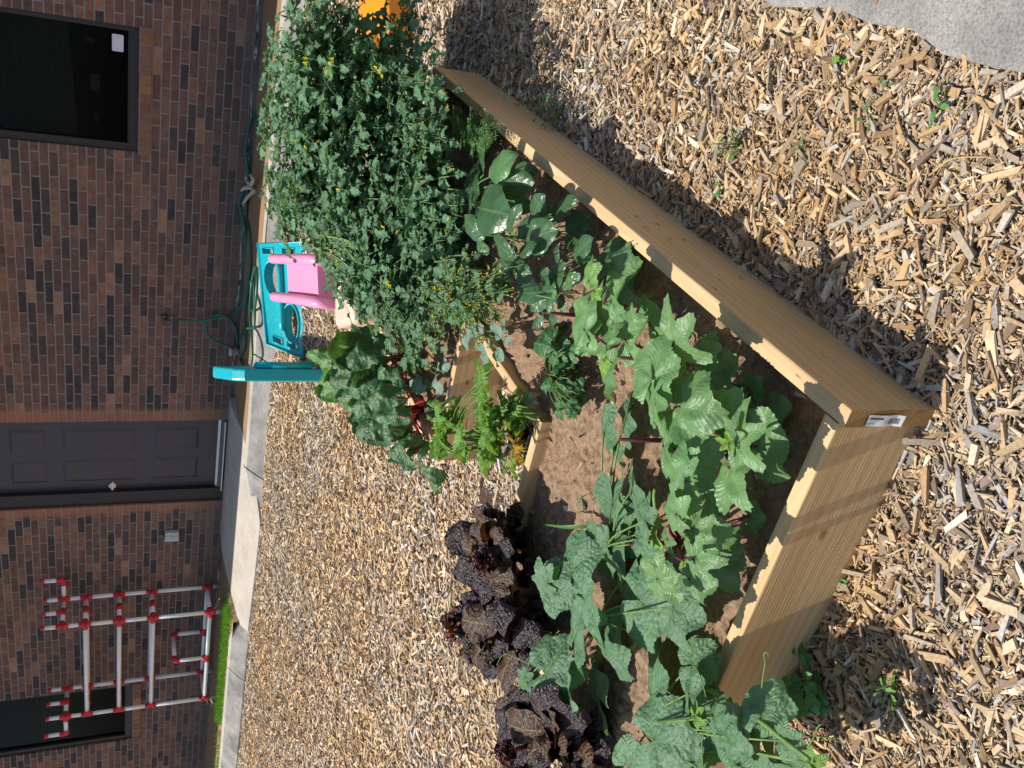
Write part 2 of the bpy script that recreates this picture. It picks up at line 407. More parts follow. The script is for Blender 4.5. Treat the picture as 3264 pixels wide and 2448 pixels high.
DX0, DX1, DZ0 = -5.968, -4.968, .455            # door opening
W1 = (-2.365, -1.395, 1.302); W2 = (-9.46, -8.535, 1.29)   # window openings (left, right, sill height)
TOPZ = 3.55; WTOP = 2.75
def wall_faces(mb, depth=.11):
    xs = sorted([-16, W2[0], W2[1], DX0, DX1, W1[0], W1[1], 4]); zs = sorted([.30, DZ0, W1[2], W2[2], 2.6, WTOP, TOPZ])
    def hole(xc, zc):
        return (W1[0] < xc < W1[1] and W1[2] < zc < WTOP) or (W2[0] < xc < W2[1] and W2[2] < zc < WTOP) or (DX0 < xc < DX1 and DZ0 < zc < 2.6)
    for a, b in zip(xs, xs[1:]):
        for p, q_ in zip(zs, zs[1:]):
            if hole((a+b)/2, (p+q_)/2): continue
            mb.add([(a, WALLY, p), (b, WALLY, p), (b, WALLY, q_), (a, WALLY, q_)], [[(0, 1, 2, 3)]])
    for (x0, x1, z0, z1) in [(W1[0], W1[1], W1[2], WTOP), (W2[0], W2[1], W2[2], WTOP), (DX0, DX1, DZ0, 2.6)]:
        y0, y1 = WALLY, WALLY+depth
        mb.add([(x0, y0, z0), (x0, y0, z1), (x0, y1, z1), (x0, y1, z0)], [[(0, 1, 2, 3)]])
        mb.add([(x1, y0, z0), (x1, y1, z0), (x1, y1, z1), (x1, y0, z1)], [[(0, 1, 2, 3)]])
        mb.add([(x0, y0, z1), (x1, y0, z1), (x1, y1, z1), (x0, y1, z1)], [[(0, 1, 2, 3)]])
        mb.add([(x0, y0, z0), (x0, y1, z0), (x1, y1, z0), (x1, y0, z0)], [[(0, 1, 2, 3)]])
mb = MB(); wall_faces(mb); wallo = part(mb, 'wall', BRICK, bld)
# foundation strip with mortar smears
FOUND = concrete('foundation', (.16, .145, .125), (.09, .08, .07), speck=.3)
mb = MB()
for a, b in [(-16, -6.42), (-4.68, 4)]: mb.box((a, WALLY-.012, .2), (b, WALLY-.003, .447))
SMEAR = plain('mortar_smear', (.42, .40, .37), .9, .1, var=.3, scale=90)
for k in range(60):
    x = rng.uniform(-4.6, .5) if k < 44 else rng.uniform(-12, -6.6)
    L = rng.uniform(.03, .22); hh = rng.uniform(.004, .014); z = .445+rng.uniform(-.012, .004)
    t = np.linspace(0, 1, 9); up = z+hh*np.sin(t*math.pi)*(.6+.4*np.sin(t*17+k)); lo = z-hh*np.sin(t*math.pi)*(.7+.3*np.sin(t*11+k))
    V = [(x+L*a, WALLY-.016, b) for a, b in zip(t, lo)]+[(x+L*a, WALLY-.016, b) for a, b in zip(t, up)]
    mb.add(V, [[(i, i+1, i+10, i+9) for i in range(8)]], mi=1)
part(mb, 'foundation', [FOUND, SMEAR], bld)
ROOFM = plain('fascia', (.12, .1, .09), .6)
mb = MB(); mb.box((-16, WALLY-.68, TOPZ), (4, WALLY+4, TOPZ+.2)); part(mb, 'roof', ROOFM, bld)
mb = MB(); mb.box((-16, WALLY+4, .2), (4, WALLY+4.1, TOPZ)); mb.box((-16.1, WALLY+.15, .2), (-16, WALLY+4, TOPZ)); mb.box((4, WALLY+.15, .2), (4.1, WALLY+4, TOPZ)); part(mb, 'rear_wall', ROOFM, bld)

BRONZE = plain('dark_bronze', (.022, .019, .022), .45, .4, var=.2)
g = NG('window_glass'); gl = g.n('ShaderNodeBsdfGlossy'); gl.inputs['Roughness'].default_value = .03; gl.inputs['Color'].default_value = (.8, .85, 1, 1)
tr = g.n('ShaderNodeBsdfTransparent'); tr.inputs['Color'].default_value = (.55, .58, .56, 1); fr = g.n('ShaderNodeFresnel'); fr.inputs[0].default_value = 1.14
mx = g.n('ShaderNodeMixShader'); g.l(fr.outputs[0], mx.inputs[0]); g.l(tr.outputs[0], mx.inputs[1]); g.l(gl.outputs[0], mx.inputs[2]); g.l(mx.outputs[0], g.out.inputs[0]); GLASS = g.m
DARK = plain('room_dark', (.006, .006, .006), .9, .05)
g = NG('pleated_blind'); c = g.coord(); sp = g.n('ShaderNodeSeparateXYZ'); g.l(c, sp.inputs[0])
st = g.math('ABSOLUTE', g.math('SUBTRACT', g.math('FRACT', g.math('MULTIPLY', sp.outputs[2], 48.)), .5))
g.set(g.mix(g.math('MULTIPLY', st, 2.), (.035, .033, .026), (.13, .122, .095)), .85, .1); BLIND = g.m
STICK = plain('sticker_white', (.62, .64, .78), .5, .3, var=.05); STICKT = plain('sticker_print', (.80, .81, .90), .5, .3, var=.02)
def quad_panel(mb, x0, x1, z0, z1, y, t=.004):
    mb.box((x0, y, z0), (x1, y+t, z1))
def text_mesh(txt, size, name, mat, parent, M):
    cu = bpy.data.curves.new(name, 'FONT'); cu.body = txt; cu.size = size; cu.align_x = 'CENTER'; cu.align_y = 'CENTER'; cu.extrude = .0006
    ob = bpy.data.objects.new('tmp', cu); COL.objects.link(ob); dg = bpy.context.evaluated_depsgraph_get()
    me = bpy.data.meshes.new_from_object(ob.evaluated_get(dg)); bpy.data.objects.remove(ob); bpy.data.curves.remove(cu)
    me.transform(M); me.materials.clear(); me.materials.append(mat); o = bpy.data.objects.new(name, me); COL.objects.link(o)
    o.parent = parent
    return o
def window(W, label, blindz, slant, sticker=None, room=True):
    x0, x1, z0 = W; y = WALLY+.02
    mb = MB()
    mb.box((x0, y, z0), (x1, y+.06, z0+.062)); mb.box((x0, y, z0+.062), (x0+.062, y+.06, WTOP)); mb.box((x1-.04, y, z0+.062), (x1, y+.06, WTOP))
    mb.box((x0+.062, y+.012, z0+.062), (x1-.04, y+.05, z0+.075))
    fr_ = part(mb, 'window', BRONZE, bld); tag(fr_, label)
    mb = MB(); mb.box((x0+.06, y+.03, z0+.07), (x1-.038, y+.036, WTOP)); part(mb, 'glass', GLASS, fr_)
    mb = MB(); n = 64
    # blind: pleated sheet with a slanting bottom edge
    V = []; F = []
    for k in range(n):
        t = k/(n-1)
        for s_, xx in ((0, x0+.05), (1, x1-.03)):
            zb = blindz+slant*s_
            V.append((xx, y+.075+(.006 if k % 2 else 0), zb+(WTOP-zb)*t))
    F = [(2*k, 2*k+1, 2*k+3, 2*k+2) for k in range(n-1)]
    mb.add(V, [F]); part(mb, 'blind', BLIND, fr_)
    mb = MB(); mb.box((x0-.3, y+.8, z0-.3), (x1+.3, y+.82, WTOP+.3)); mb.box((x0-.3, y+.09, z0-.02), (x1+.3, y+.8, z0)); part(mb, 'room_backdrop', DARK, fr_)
    # rowlock sill bricks
    mb = MB(); nb = 14 if W is W1 else 13; bw = (x1-x0+.035)/nb
    for k in range(nb):
        a = x0-.02+k*bw; cc = np.array([(.30, .16, .105), (.25, .135, .10), (.36, .17, .09), (.22, .125, .10), (.33, .17, .11)][rng.integers(5)])*rng.uniform(.75, 1.1)
        j = rng.uniform(-.002, .002)
        V = [(a+.004, WALLY-.022+j, z0-.092), (a+bw-.004, WALLY-.022+j, z0-.092), (a+bw-.004, WALLY-.022+j, z0-.012), (a+.004, WALLY-.022+j, z0-.012), (a+.004, WALLY+.03, z0-.092), (a+bw-.004, WALLY+.03, z0-.092), (a+bw-.004, WALLY+.03, z0+.002), (a+.004, WALLY+.03, z0+.002)]
        mb.add(V, [[(0, 1, 2, 3), (3, 2, 6, 7), (0, 3, 7, 4), (1, 5, 6, 2), (0, 4, 5, 1)]], col=cc)
    sl_ = part(mb, 'sill', vcol_mat('sill_brick', .9, .15, nz=.4, scale=60, bump=.004), fr_)
    mb = MB(); mb.box((x0-.018, WALLY-.016, z0-.09), (x1+.012, WALLY+.02, z0-.006)); part(mb, 'mortar', plain('mortar', (.33, .31, .31), .9, .1), sl_)
    return fr_
w1 = window(W1, 'right hand window with a white sticker on its glass', 1.735, .062)
a = atY(357, 107, WALLY+.045); b = atY(395, 167, WALLY+.045)
mb = MB(); sx0, sx1, sz0, sz1 = b[0], a[0], atY(394, 140, WALLY+.045)[2], a[2]
def rrect(x0, x1, z0, z1, r, n=5):
    P = []
    for cx, cz, a0 in ((x1-r, z1-r, 0), (x0+r, z1-r, 90), (x0+r, z0+r, 180), (x1-r, z0+r, 270)):
        for k in range(n+1):
            an = R(a0+90*k/n); P.append((cx+r*math.cos(an), cz+r*math.sin(an)))
    return P
P = rrect(sx0, sx1, sz0, sz1, .01); mb.add([(x, WALLY+.047, z) for x, z in P], [[list(range(len(P)))[::-1]]])
stk = part(mb, 'sticker', STICK, w1)
Mx = Matrix.Translation((sx0*.54+sx1*.46, WALLY+.0455, sz0*.42+sz1*.58)) @ Matrix.Rotation(R(90), 4, 'X')
text_mesh('Safe', .042, 'sticker_text', STICKT, stk, Mx)
mb = MB()
for k in range(6): mb.box((sx0+.018+k*.014, WALLY+.0462, sz0+.02), (sx0+.028+k*.014, WALLY+.0468, sz0+.028+.004*(k % 2)))
part(mb, 'sticker_print_line', STICKT, stk)
# dim things seen in the room through the glass
DIM = plain('dim_paper', (.10, .12, .11), .8)
for (xa, ya, xb, yb) in [(288, 235, 318, 292), (302, 362, 312, 388), (268, 116, 300, 136)]:
    mb = MB(); p0 = atY(xa, ya, WALLY+.3); p1 = atY(xb, yb, WALLY+.3); mb.box((min(p0[0], p1[0]), WALLY+.3, min(p0[2], p1[2])), (max(p0[0], p1[0]), WALLY+.31, max(p0[2], p1[2]))); part(mb, 'room_item', DIM, w1)
w2 = window(W2, 'left hand window partly behind the red and white pipe rack', 1.93, 0)
mb = MB(); p0 = atY(360, 2195, WALLY+.2); mb.add([(p0[0], WALLY+.2, p0[2]), (p0[0]+.14, WALLY+.2, p0[2]), (p0[0]+.14, WALLY+.2, p0[2]+.2)], [[(0, 1, 2)]])
part(mb, 'room_item', plain('yellow_paper', (.5, .33, .08), .7), w2)

# door: frame, slab with raised panels, lever, threshold
DOORM = plain('door_paint', (.050, .047, .062), .42, .45, var=.06, scale=60)
mb = MB(); y = WALLY+.055
mb.box((DX0, y-.03, DZ0), (DX0+.15, y+.055, 2.6)); mb.box((DX1-.028, y-.01, DZ0), (DX1, y+.055, 2.6)); mb.box((DX0+.15, y, 2.5), (DX1-.028, y+.055, 2.6))
door = part(mb, 'door', BRONZE, bld); tag(door, 'dark navy panelled door with a small white lever')
mb = MB(); sx0, sx1 = DX0+.15, DX1-.028; mb.box((sx0, y+.03, DZ0+.075), (sx1, y+.07, 2.5))
slab = part(mb, 'door_leaf', DOORM, door)
mb = MB(); wd = sx1-sx0
for (pa, pb) in ((.13, .44), (.56, .87)):
    for (za, zb) in ((.20, .62), (.78, 1.42), (1.55, 1.86)):
        xa, xb = sx0+wd*pa, sx0+wd*pb; z0_, z1_ = DZ0+za+.05, DZ0+zb+.05
        V = [(xa, y+.0298, z0_), (xb, y+.0298, z0_), (xb, y+.0298, z1_), (xa, y+.0298, z1_)]
        e = .028; V += [(xa+e, y+.018, z0_+e), (xb-e, y+.018, z0_+e), (xb-e, y+.018, z1_-e), (xa+e, y+.018, z1_-e)]
        mb.add(V, [[(4, 5, 6, 7), (0, 1, 5, 4), (1, 2, 6, 5), (2, 3, 7, 6), (3, 0, 4, 7)]])
part(mb, 'door_panel', DOORM, slab)
STEEL = plain('satin_metal', (.62, .61, .58), .35, .5, metal=.6, var=.05)
mb = MB(); hp = atY(358, 1552, y); hx, hz_ = hp[0], hp[2]
th = np.linspace(0, 2*math.pi, 20, endpoint=False); mb.tube([(hx, y+.03, hz_), (hx, y+.012, hz_), (hx, y+.006, hz_)], [.034, .034, .026], 20)
mb.tube([(hx, y+.01, hz_), (hx, y-.035, hz_)], .011, 10); mb.tube(catmull([(hx-.008, y-.035, hz_), (hx+.03, y-.04, hz_), (hx+.085, y-.032, hz_-.004)]), .0095, 10)
part(mb, 'door_handle', plain('handle_white', (.72, .72, .70), .35, .5, var=.04), slab, True)
ALU = plain('aluminium', (.60, .64, .68), .35, .5, metal=.5, var=.1)
mb = MB(); mb.box((sx0, y+.0, DZ0+.052), (sx1, y+.029, DZ0+.075)); mb.box((sx0-.01, y-.075, DZ0+.012), (sx1+.01, y+.029, DZ0+.022)); part(mb, 'threshold', ALU, door)
mb = MB(); mb.box((sx0, y-.02, DZ0+.022), (sx1, y+.029, DZ0+.052)); part(mb, 'door_sweep', plain('sweep_grey', (.09, .1, .11), .6), door)
# grey outlet box
mb = MB(); a = atY(527, 1690, WALLY); b = atY(568, 1713, WALLY); mb.box((b[0], WALLY-.05, b[2]), (a[0], WALLY-.002, a[2])); mb.box((b[0]-.004, WALLY-.056, b[2]-.004), (a[0]-.05, WALLY-.05, a[2]+.004))
part(mb, 'outlet_box', plain('outlet_grey', (.42, .45, .47), .45, .4), bld)
# tap on the wall
BRASS = plain('tap_brass', (.16, .15, .12), .45, .5, metal=.7, var=.3)
mb = MB(); sp_ = atY(524, 1008, WALLY); sx, sz = sp_[0], sp_[2]
mb.tube([(sx, WALLY, sz), (sx, WALLY-.05, sz)], [.028, .028], 12); mb.tube(catmull([(sx, WALLY-.05, sz), (sx-.004, WALLY-.085, sz-.004), (sx-.006, WALLY-.095, sz-.05)]), .014, 10)
part(mb, 'tap', BRASS, bld, True)
tapo = bld.children[-1]
mb = MB(); a = np.linspace(0, 2*math.pi, 17); hub = np.array([sx-.012, WALLY-.115, sz+.012]); mb.tube([hub+(.026*math.cos(t), -.004, .026*math.sin(t)) for t in a], .006, 6)
mb.tube([hub, hub+(0, .05, -.012)], .007, 6); mb.tube([hub+(-.026, 0, 0), hub+(.026, 0, 0)], .004, 6); part(mb, 'tap_wheel', BRASS, tapo, True)

# ================================================================== WOOD CHIPS
BX_L, BX_R, BY_F, BY_B = -2.045, -.651, 1.030, 3.72      # planter outline (left, right, front, back)
NX, NY0, NY1 = -1.406, 2.118, 2.836                      # notch: inner end, front side, back side
PAL = np.array([(.56, .41, .25), (.64, .50, .33), (.50, .33, .175), (.42, .36, .29), (.50, .465, .42), (.27, .19, .13), (.70, .60, .46), (.34, .265, .20), (.60, .42, .23)])
PW = np.array([.22, .18, .12, .12, .09, .06, .10, .05, .06])
def chips(P, L, Wd, Th, yaw, tilt, col, mb):
    n = len(P); r = rng
    base = np.array([(-.5, -.5, 0), (.5, -.5, 0), (.5, .5, 0), (-.5, .5, 0), (-.5, -.5, 1), (.5, -.5, 1), (.5, .5, 1), (-.5, .5, 1)], float)
    B = np.repeat(base[None], n, 0)
    end = r.uniform(-.16, .16, (n, 8)); B[:, :, 0] += end
    tp = r.uniform(.35, 1.1, (n, 2)); B[:, [0, 3, 4, 7], 1] *= tp[:, :1]; B[:, [1, 2, 5, 6], 1] *= tp[:, 1:]
    sh = r.uniform(-.5, .5, (n, 1)); B[:, [1, 2, 5, 6], 1] += sh*.5
    B[:, 4:, 2] *= r.uniform(.5, 1.1, (n, 4)); B[:, 4:, :2] *= .92
    B *= np.stack([L, Wd, Th], -1)[:, None, :]
    ct, st = np.cos(tilt), np.sin(tilt); x = B[:, :, 0]*ct[:, None]-B[:, :, 2]*st[:, None]; z = B[:, :, 0]*st[:, None]+B[:, :, 2]*ct[:, None]
    ro = r.normal(0, .25, n); y = B[:, :, 1]*np.cos(ro)[:, None]-z*np.sin(ro)[:, None]*0; z = z+B[:, :, 1]*np.sin(ro)[:, None]
    cy, sy = np.cos(yaw)[:, None], np.sin(yaw)[:, None]
    V = np.stack([x*cy-y*sy, x*sy+y*cy, z], -1)+P[:, None, :]
    q = np.array([(4, 5, 6, 7), (0, 1, 5, 4), (1, 2, 6, 5), (2, 3, 7, 6), (3, 0, 4, 7)])
    F = (np.arange(n)[:, None, None]*8+q[None]).reshape(-1, 4)
    mb.add(V.reshape(-1, 3), [F], col=np.repeat(col, 8, 0))
def chip_cols(n, x, y):
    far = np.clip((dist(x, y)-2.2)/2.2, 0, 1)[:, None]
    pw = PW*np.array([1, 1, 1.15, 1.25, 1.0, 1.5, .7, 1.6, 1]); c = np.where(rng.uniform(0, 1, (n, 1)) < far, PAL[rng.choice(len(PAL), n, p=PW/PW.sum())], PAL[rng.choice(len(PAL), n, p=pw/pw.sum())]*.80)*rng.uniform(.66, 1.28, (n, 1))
    # patches: some bleached grey, some fresher and orange
    t = np.clip(fbm(x*1.5, y*1.5, 3, 21)*2.2+.5, 0, 1)[:, None]
    return c*((1-t)*np.array([1.05, .95, .80])+t*np.array([.98, 1.0, 1.05]))
dist = lambda x, y: np.hypot(np.hypot(x, y), H)
mb = MB()
def scatter(x0, x1, y0, y1, dens, Lm, keep, lay=.012, wr=.25):
    n = int((x1-x0)*(y1-y0)*dens); x = rng.uniform(x0, x1, n); y = rng.uniform(y0, y1, n)
    k = keep(x, y); x, y = x[k], y[k]; n = len(x)
    L = np.clip(Lm*np.exp(rng.normal(0, .58, n)), .004, .075); W_ = np.clip(L*wr*np.exp(rng.normal(0, .35, n)), .0028, .018); T_ = np.clip(W_*rng.uniform(.3, .8, n), .0015, .009)
    z = gz(x, y)+rng.uniform(-.006, lay, n)
    chips(np.stack([x, y, z], -1), L, W_, T_, rng.uniform(0, 2*math.pi, n), rng.normal(0, .2, n), chip_cols(n, x, y), mb)
def vis(x, y):
    P = np.stack([x, y, np.zeros_like(x)], -1); u, v = px(P)
    d = (P-CAMP)@FW
    return (u > 500) & (u < 3750) & (v > -420) & (v < 2900) & (d > .4)
def freeg(x, y):
    b = (x > BX_L+.02) & (x < BX_R-.01) & (y > BY_F+.01) & (y < BY_B-.01) & ~((x < NX-.005) & (y > NY0+.005) & (y < NY1-.005))
    return ~b & (x < -.05+.02*np.sin(y*9)) & vis(x, y) & ~(inside(padpoly, x, y) & (y > 6.70)) & (y < 6.76+.02*np.sin(x*4.1)+.02*np.sin(x*11))
scatter(-2.9, 0.05, .3, 2.6, 26000, .0135, lambda x, y: freeg(x, y) & (dist(x, y) < 2.45))
scatter(-2.9, 0.05, .3, 2.6, 1900, .028, lambda x, y: freeg(x, y) & (dist(x, y) < 2.45), lay=.018)
scatter(-4.6, .05, .6, 4.2, 13500, .0175, lambda x, y: freeg(x, y) & (dist(x, y) >= 2.45) & (dist(x, y) < 4.2), lay=.014)
scatter(-12.5, .05, 2.2, 6.86, 4600, .027, lambda x, y: freeg(x, y) & (dist(x, y) >= 4.2), lay=.018, wr=.32)
CHIPM = vcol_mat('wood_chip', .85, .2, nz=.28, scale=160)
tag(mb.build('wood_chips', CHIPM), 'loose wood chips covering the ground, tan, orange and weathered grey', kind='stuff')

# ================================================================== RAISED PLANTER
def wood(name, seed, base=(.61, .43, .235), dark=(.52, .345, .175), knots=1., spots=()):
    g = NG(name); c = g.coord(); sep = g.n('ShaderNodeSeparateXYZ'); g.l(c, sep.inputs[0])
    # object space: X along the board
    cm = g.mapping(c, (1, 1, 1), loc=(seed*3.1, seed*1.7, seed*.9))
    kc = g.mapping(cm, (2.1, 7, 7)); kd = g.voro(kc, 1.0); kv = g.n('ShaderNodeTexVoronoi'); g.l(kc, kv.inputs['Vector']); kv.inputs['Scale'].default_value = 1
    ks = g.n('ShaderNodeSeparateColor'); g.l(kv.outputs['Color'], ks.inputs[0])
    pick = g.math('GREATER_THAN', ks.outputs[0], 1-.34*knots)
    near = g.math('MULTIPLY', pick, g.math('POWER', 2.718, g.math('MULTIPLY', g.math('MULTIPLY', kd, kd), -14.)))
    for kx, kz, kr in spots:
        ex_ = g.math('DIVIDE', g.math('SUBTRACT', sep.outputs[0], kx), kr*1.7); ez_ = g.math('DIVIDE', g.math('SUBTRACT', sep.outputs[2], kz), kr)
        near = g.math('MAXIMUM', near, g.math('POWER', 2.718, g.math('MULTIPLY', g.math('ADD', g.math('MULTIPLY', ex_, ex_), g.math('MULTIPLY', ez_, ez_)), -.45)))
    lo = g.noise(g.mapping(cm, (1.1, 5, 5)), 1.0, 3, .5)
    w_ = g.math('ADD', g.math('ADD', g.math('MULTIPLY', sep.outputs[2], 1.), g.math('MULTIPLY', sep.outputs[1], .35)), g.math('ADD', g.math('MULTIPLY', lo, .085), g.math('MULTIPLY', near, .035)))
    ring = g.math('ABSOLUTE', g.math('SUBTRACT', g.math('FRACT', g.math('MULTIPLY', w_, 125.)), .5))
    ring2 = g.math('ABSOLUTE', g.math('SUBTRACT', g.math('FRACT', g.math('MULTIPLY', w_, 37.)), .5))
    fib = g.noise(g.mapping(cm, (9, 260, 260)), 1., 4, .6)
    broad = g.noise(g.mapping(cm, (.8, 9, 9)), 1., 3)
    f = g.math('ADD', g.math('MULTIPLY', ring, .30), g.math('MULTIPLY', ring2, .55)); f = g.math('ADD', f, g.math('MULTIPLY', fib, .35))
    col = g.ramp(f, [(.22, dark), (.5, base), (.85, tuple(min(1, v*1.17) for v in base))])
    col = g.mix(g.ramp(broad, [(.45, 0), (.72, .55)]), col, (.43, .25, .105))
    kn = g.ramp(near, [(.80, 0), (.92, 1)]); col = g.mix(g.math('MULTIPLY', kn, .85), col, (.13, .065, .03))
    halo = g.ramp(near, [(.45, 0), (.8, .6)]); col = g.mix(halo, col, (.35, .19, .075))
    ft = g.ramp(g.noise(g.mapping(cm, (14, 60, 60)), 1., 2), [(.735, 0), (.76, 1)]); col = g.mix(g.math('MULTIPLY', ft, .7), col, (.17, .09, .04))
    # end grain
    geo = g.n('ShaderNodeTexCoord').outputs['Normal']; sn = g.n('ShaderNodeSeparateXYZ'); g.l(geo, sn.inputs[0])
    endm = g.math('GREATER_THAN', g.math('ABSOLUTE', sn.outputs[0]), .8)
    rr = g.math('ABSOLUTE', g.math('SUBTRACT', g.math('FRACT', g.math('MULTIPLY', g.math('ADD', sep.outputs[1], g.math('MULTIPLY', g.math('MULTIPLY', sep.outputs[2], sep.outputs[2]), 2.5)), 150.)), .5))
    col = g.mix(endm, col, g.mix(rr, (.30, .175, .06), (.42, .26, .105)))
    g.set(col, .62, .3); g.bump(g.math('ADD', fib, g.math('MULTIPLY', ring, .5)), .0012); return g.m
BZ0, BZ1, TH = -.03, .222, .0385
bed = thing('raised_planter', 'U shaped raised planter of new pale pine boards', 'planter', (BX_L, BY_F, 0))
INK = plain('stamp_ink', (.06, .045, .03), .8, .1); TAGM = plain('tag_paper', (.78, .78, .76), .4, .4, var=.03); TAGG = plain('tag_green', (.50, .60, .50), .4, .4); TAGK = plain('tag_print', (.09, .09, .10), .6)
bd_i = [0]
def board(x0, y0, x1, y1, z0=BZ0, z1=BZ1, seed=0, **k):
    """straight board from (x0,y0) to (x1,y1) on its outer face; thickness to the left of travel; object X runs along it"""
    L = math.hypot(x1-x0, y1-y0); an = math.atan2(y1-y0, x1-x0); bm = bmesh.new(); bmesh.ops.create_cube(bm, size=1)
    nseg = max(2, int(L/.12))
    for v in bm.verts: v.co = Vector((v.co.x*L, v.co.y*TH, v.co.z*(z1-z0)))
    bmesh.ops.bevel(bm, geom=[e for e in bm.edges if abs((e.verts[0].co-e.verts[1].co).x) > .1], offset=.0045, segments=3, affect='EDGES', profile=.5)
    bmesh.ops.bevel(bm, geom=[e for e in bm.edges if abs(e.calc_length()) > .02 and abs(e.verts[0].co.x-e.verts[1].co.x) < 1e-4], offset=.0012, segments=1, affect='EDGES')
    me = bpy.data.meshes.new('board'); bm.to_mesh(me); bm.free(); me.materials.append(wood('pine_%d' % seed, seed, **k))
    o = bpy.data.objects.new('board', me); COL.objects.link(o); o.parent = bed
    cx, cy = (x0+x1)/2-math.sin(an)*TH/2, (y0+y1)/2+math.cos(an)*TH/2
    o.location = (cx-BX_L, cy-BY_F, (z0+z1)/2); o.rotation_euler = (0, 0, an); return o
def on_x(x, y, X):
    r_ = ray(x, y); p_ = CAMP+r_*(X/r_[0]); return p_
ZM = (BZ0+BZ1)/2
kA = [(on_x(x, y, BX_R)[1]-(BY_F-.016+BY_B)/2, on_x(x, y, BX_R)[2]-ZM, r_) for x, y, r_ in [(1649, 334, .016), (1606, 318, .006), (2028, 690, .007), (2097, 715, .007), (2057, 726, .005), (2136, 761, .005), (2180, 764, .006), (2294, 892, .004), (2362, 885, .005), (1476, 232, .006)]]
xB = (-1.432+BX_R-TH-.0015)/2; kB = [(atY(2625, 1703, BY_F)[0]-xB, atY(2625, 1703, BY_F)[2]-ZM, .011)]
xE = (BX_L+NX+TH)/2; kE = [(atY(x, y, NY1)[0]-xE, atY(x, y, NY1)[2]-ZM, r_) for x, y, r_ in [(1489, 1221, .009), (1470, 1300, .007), (1556, 1182, .008)]]
bA = board(BX_R, BY_F-.016, BX_R, BY_B, seed=1, spots=kA, knots=0.); bA['label'] = 'long right hand board with knots along its outer face'
bB = board(-1.432, BY_F, BX_R-TH-.0015, BY_F, seed=2, knots=0., spots=kB); bB['label'] = 'near board with one oval knot'
bC = board(BX_L+TH+.002, BY_F+.014, -1.426, BY_F+.014, z1=BZ1-.006, z0=BZ0, seed=3)
bF = board(NX+TH+.005, NY1, NX+TH+.005, NY0+.002, seed=4, knots=1.2); 
bF.location = (NX-BX_L+TH/2, (NY1+NY0)/2-BY_F, (BZ0+BZ1)/2)
bG = board(BX_L+TH, NY0-TH-.0005, NX+TH+.0, NY0-TH-.0005, seed=5)
bE = board(BX_L, NY1+.001, NX+TH, NY1+.001, seed=6, knots=0., spots=kE); bE['label'] = 'board with two dark knots along the far side of the notch'
board(BX_L, NY0-TH-.001, BX_L, BY_F, seed=7)
board(BX_L+.002, BY_B, BX_L+.002, NY1+TH+.001, seed=8)
board(BX_R-TH, BY_B, BX_L+TH+.003, BY_B, seed=9) if False else board(BX_R-TH-.001, BY_B-.001, BX_L+TH+.003, BY_B-.001, seed=9)
def lumber_tag(parent, origin, xdir, L=.105, hgt=.030, off=Vector((0, 0, 0))):
    """slightly curling paper tag stapled to an end: runs down the end face"""
    mbt = MB(); n = 9; yd = np.array([0, 0, -1.]); xd = np.array(xdir, float); nn = np.cross(xd, yd); nn = nn*(1 if nn@np.array([0, -1, 0]) > 0 or nn@np.array([-1, 0, 0]) > 0 else -1)
    def row(t): return np.asarray(origin)+yd*L*t+nn*(.0022+.006*abs(math.sin(t*4.2))*t)
    def strip(ta, tb, wa, wb, lift, mi, m=4):
        tt = np.linspace(ta, tb, m); V = []
        for t in tt: V += [row(t)+xd*hgt*wa+nn*lift, row(t)+xd*hgt*wb+nn*lift]
        mbt.add(V, [[(2*i, 2*i+1, 2*i+3, 2*i+2) for i in range(m-1)]], mi=mi)
    strip(0, 1, 0, 1, 0, 0, 14); strip(0, .22, .08, .3, .0006, 1); strip(.06, .42, .62, .78, .0006, 2)
    for k in range(9): strip(.60+k*.033, .60+k*.033+(.012 if k % 2 else .02), .22, .72, .0006, 2, 2)
    strip(.46, .56, .3, .6, .0006, 1)
    o = part(mbt, 'lumber_tag', [TAGM, TAGG, TAGK], bed)
    return o
lumber_tag(bed, (BX_R-.034, BY_F-.0165, BZ1-.046), (1, 0, 0), L=.085, hgt=.024)
lumber_tag(bed, (BX_L-.0005, NY1+.030, BZ1-.02), (0, -1, 0), L=.10, hgt=.024)
def ink_marks(o0, xd, yd, n, hgt, name):
    mbi = MB(); o0 = np.array(o0); xd = np.array(xd, float); yd = np.array(yd, float)
    for k in range(n):
        for s_ in range(3):
            a = o0+yd*(k*hgt*.75+rng.uniform(0, .3)*hgt)+xd*rng.uniform(0, .6)*hgt; wv, hv = rng.uniform(.1, .7)*hgt, rng.uniform(.1, .25)*hgt
            if s_ % 2: wv, hv = hv, wv
            mbi.add([a, a+xd*wv, a+xd*wv+yd*hv, a+yd*hv], [[(0, 1, 2, 3)]])
    part(mbi, name, INK, bed)
ink_marks((BX_R-.034, BY_F-.0172, BZ1-.095), (1, 0, 0), (0, 0, -1), 6, .011, 'ink_stamp')
ink_marks((BX_L-.0012, NY1+.022, BZ1-.14), (0, -1, 0), (0, 0, -1), 7, .011, 'ink_stamp')

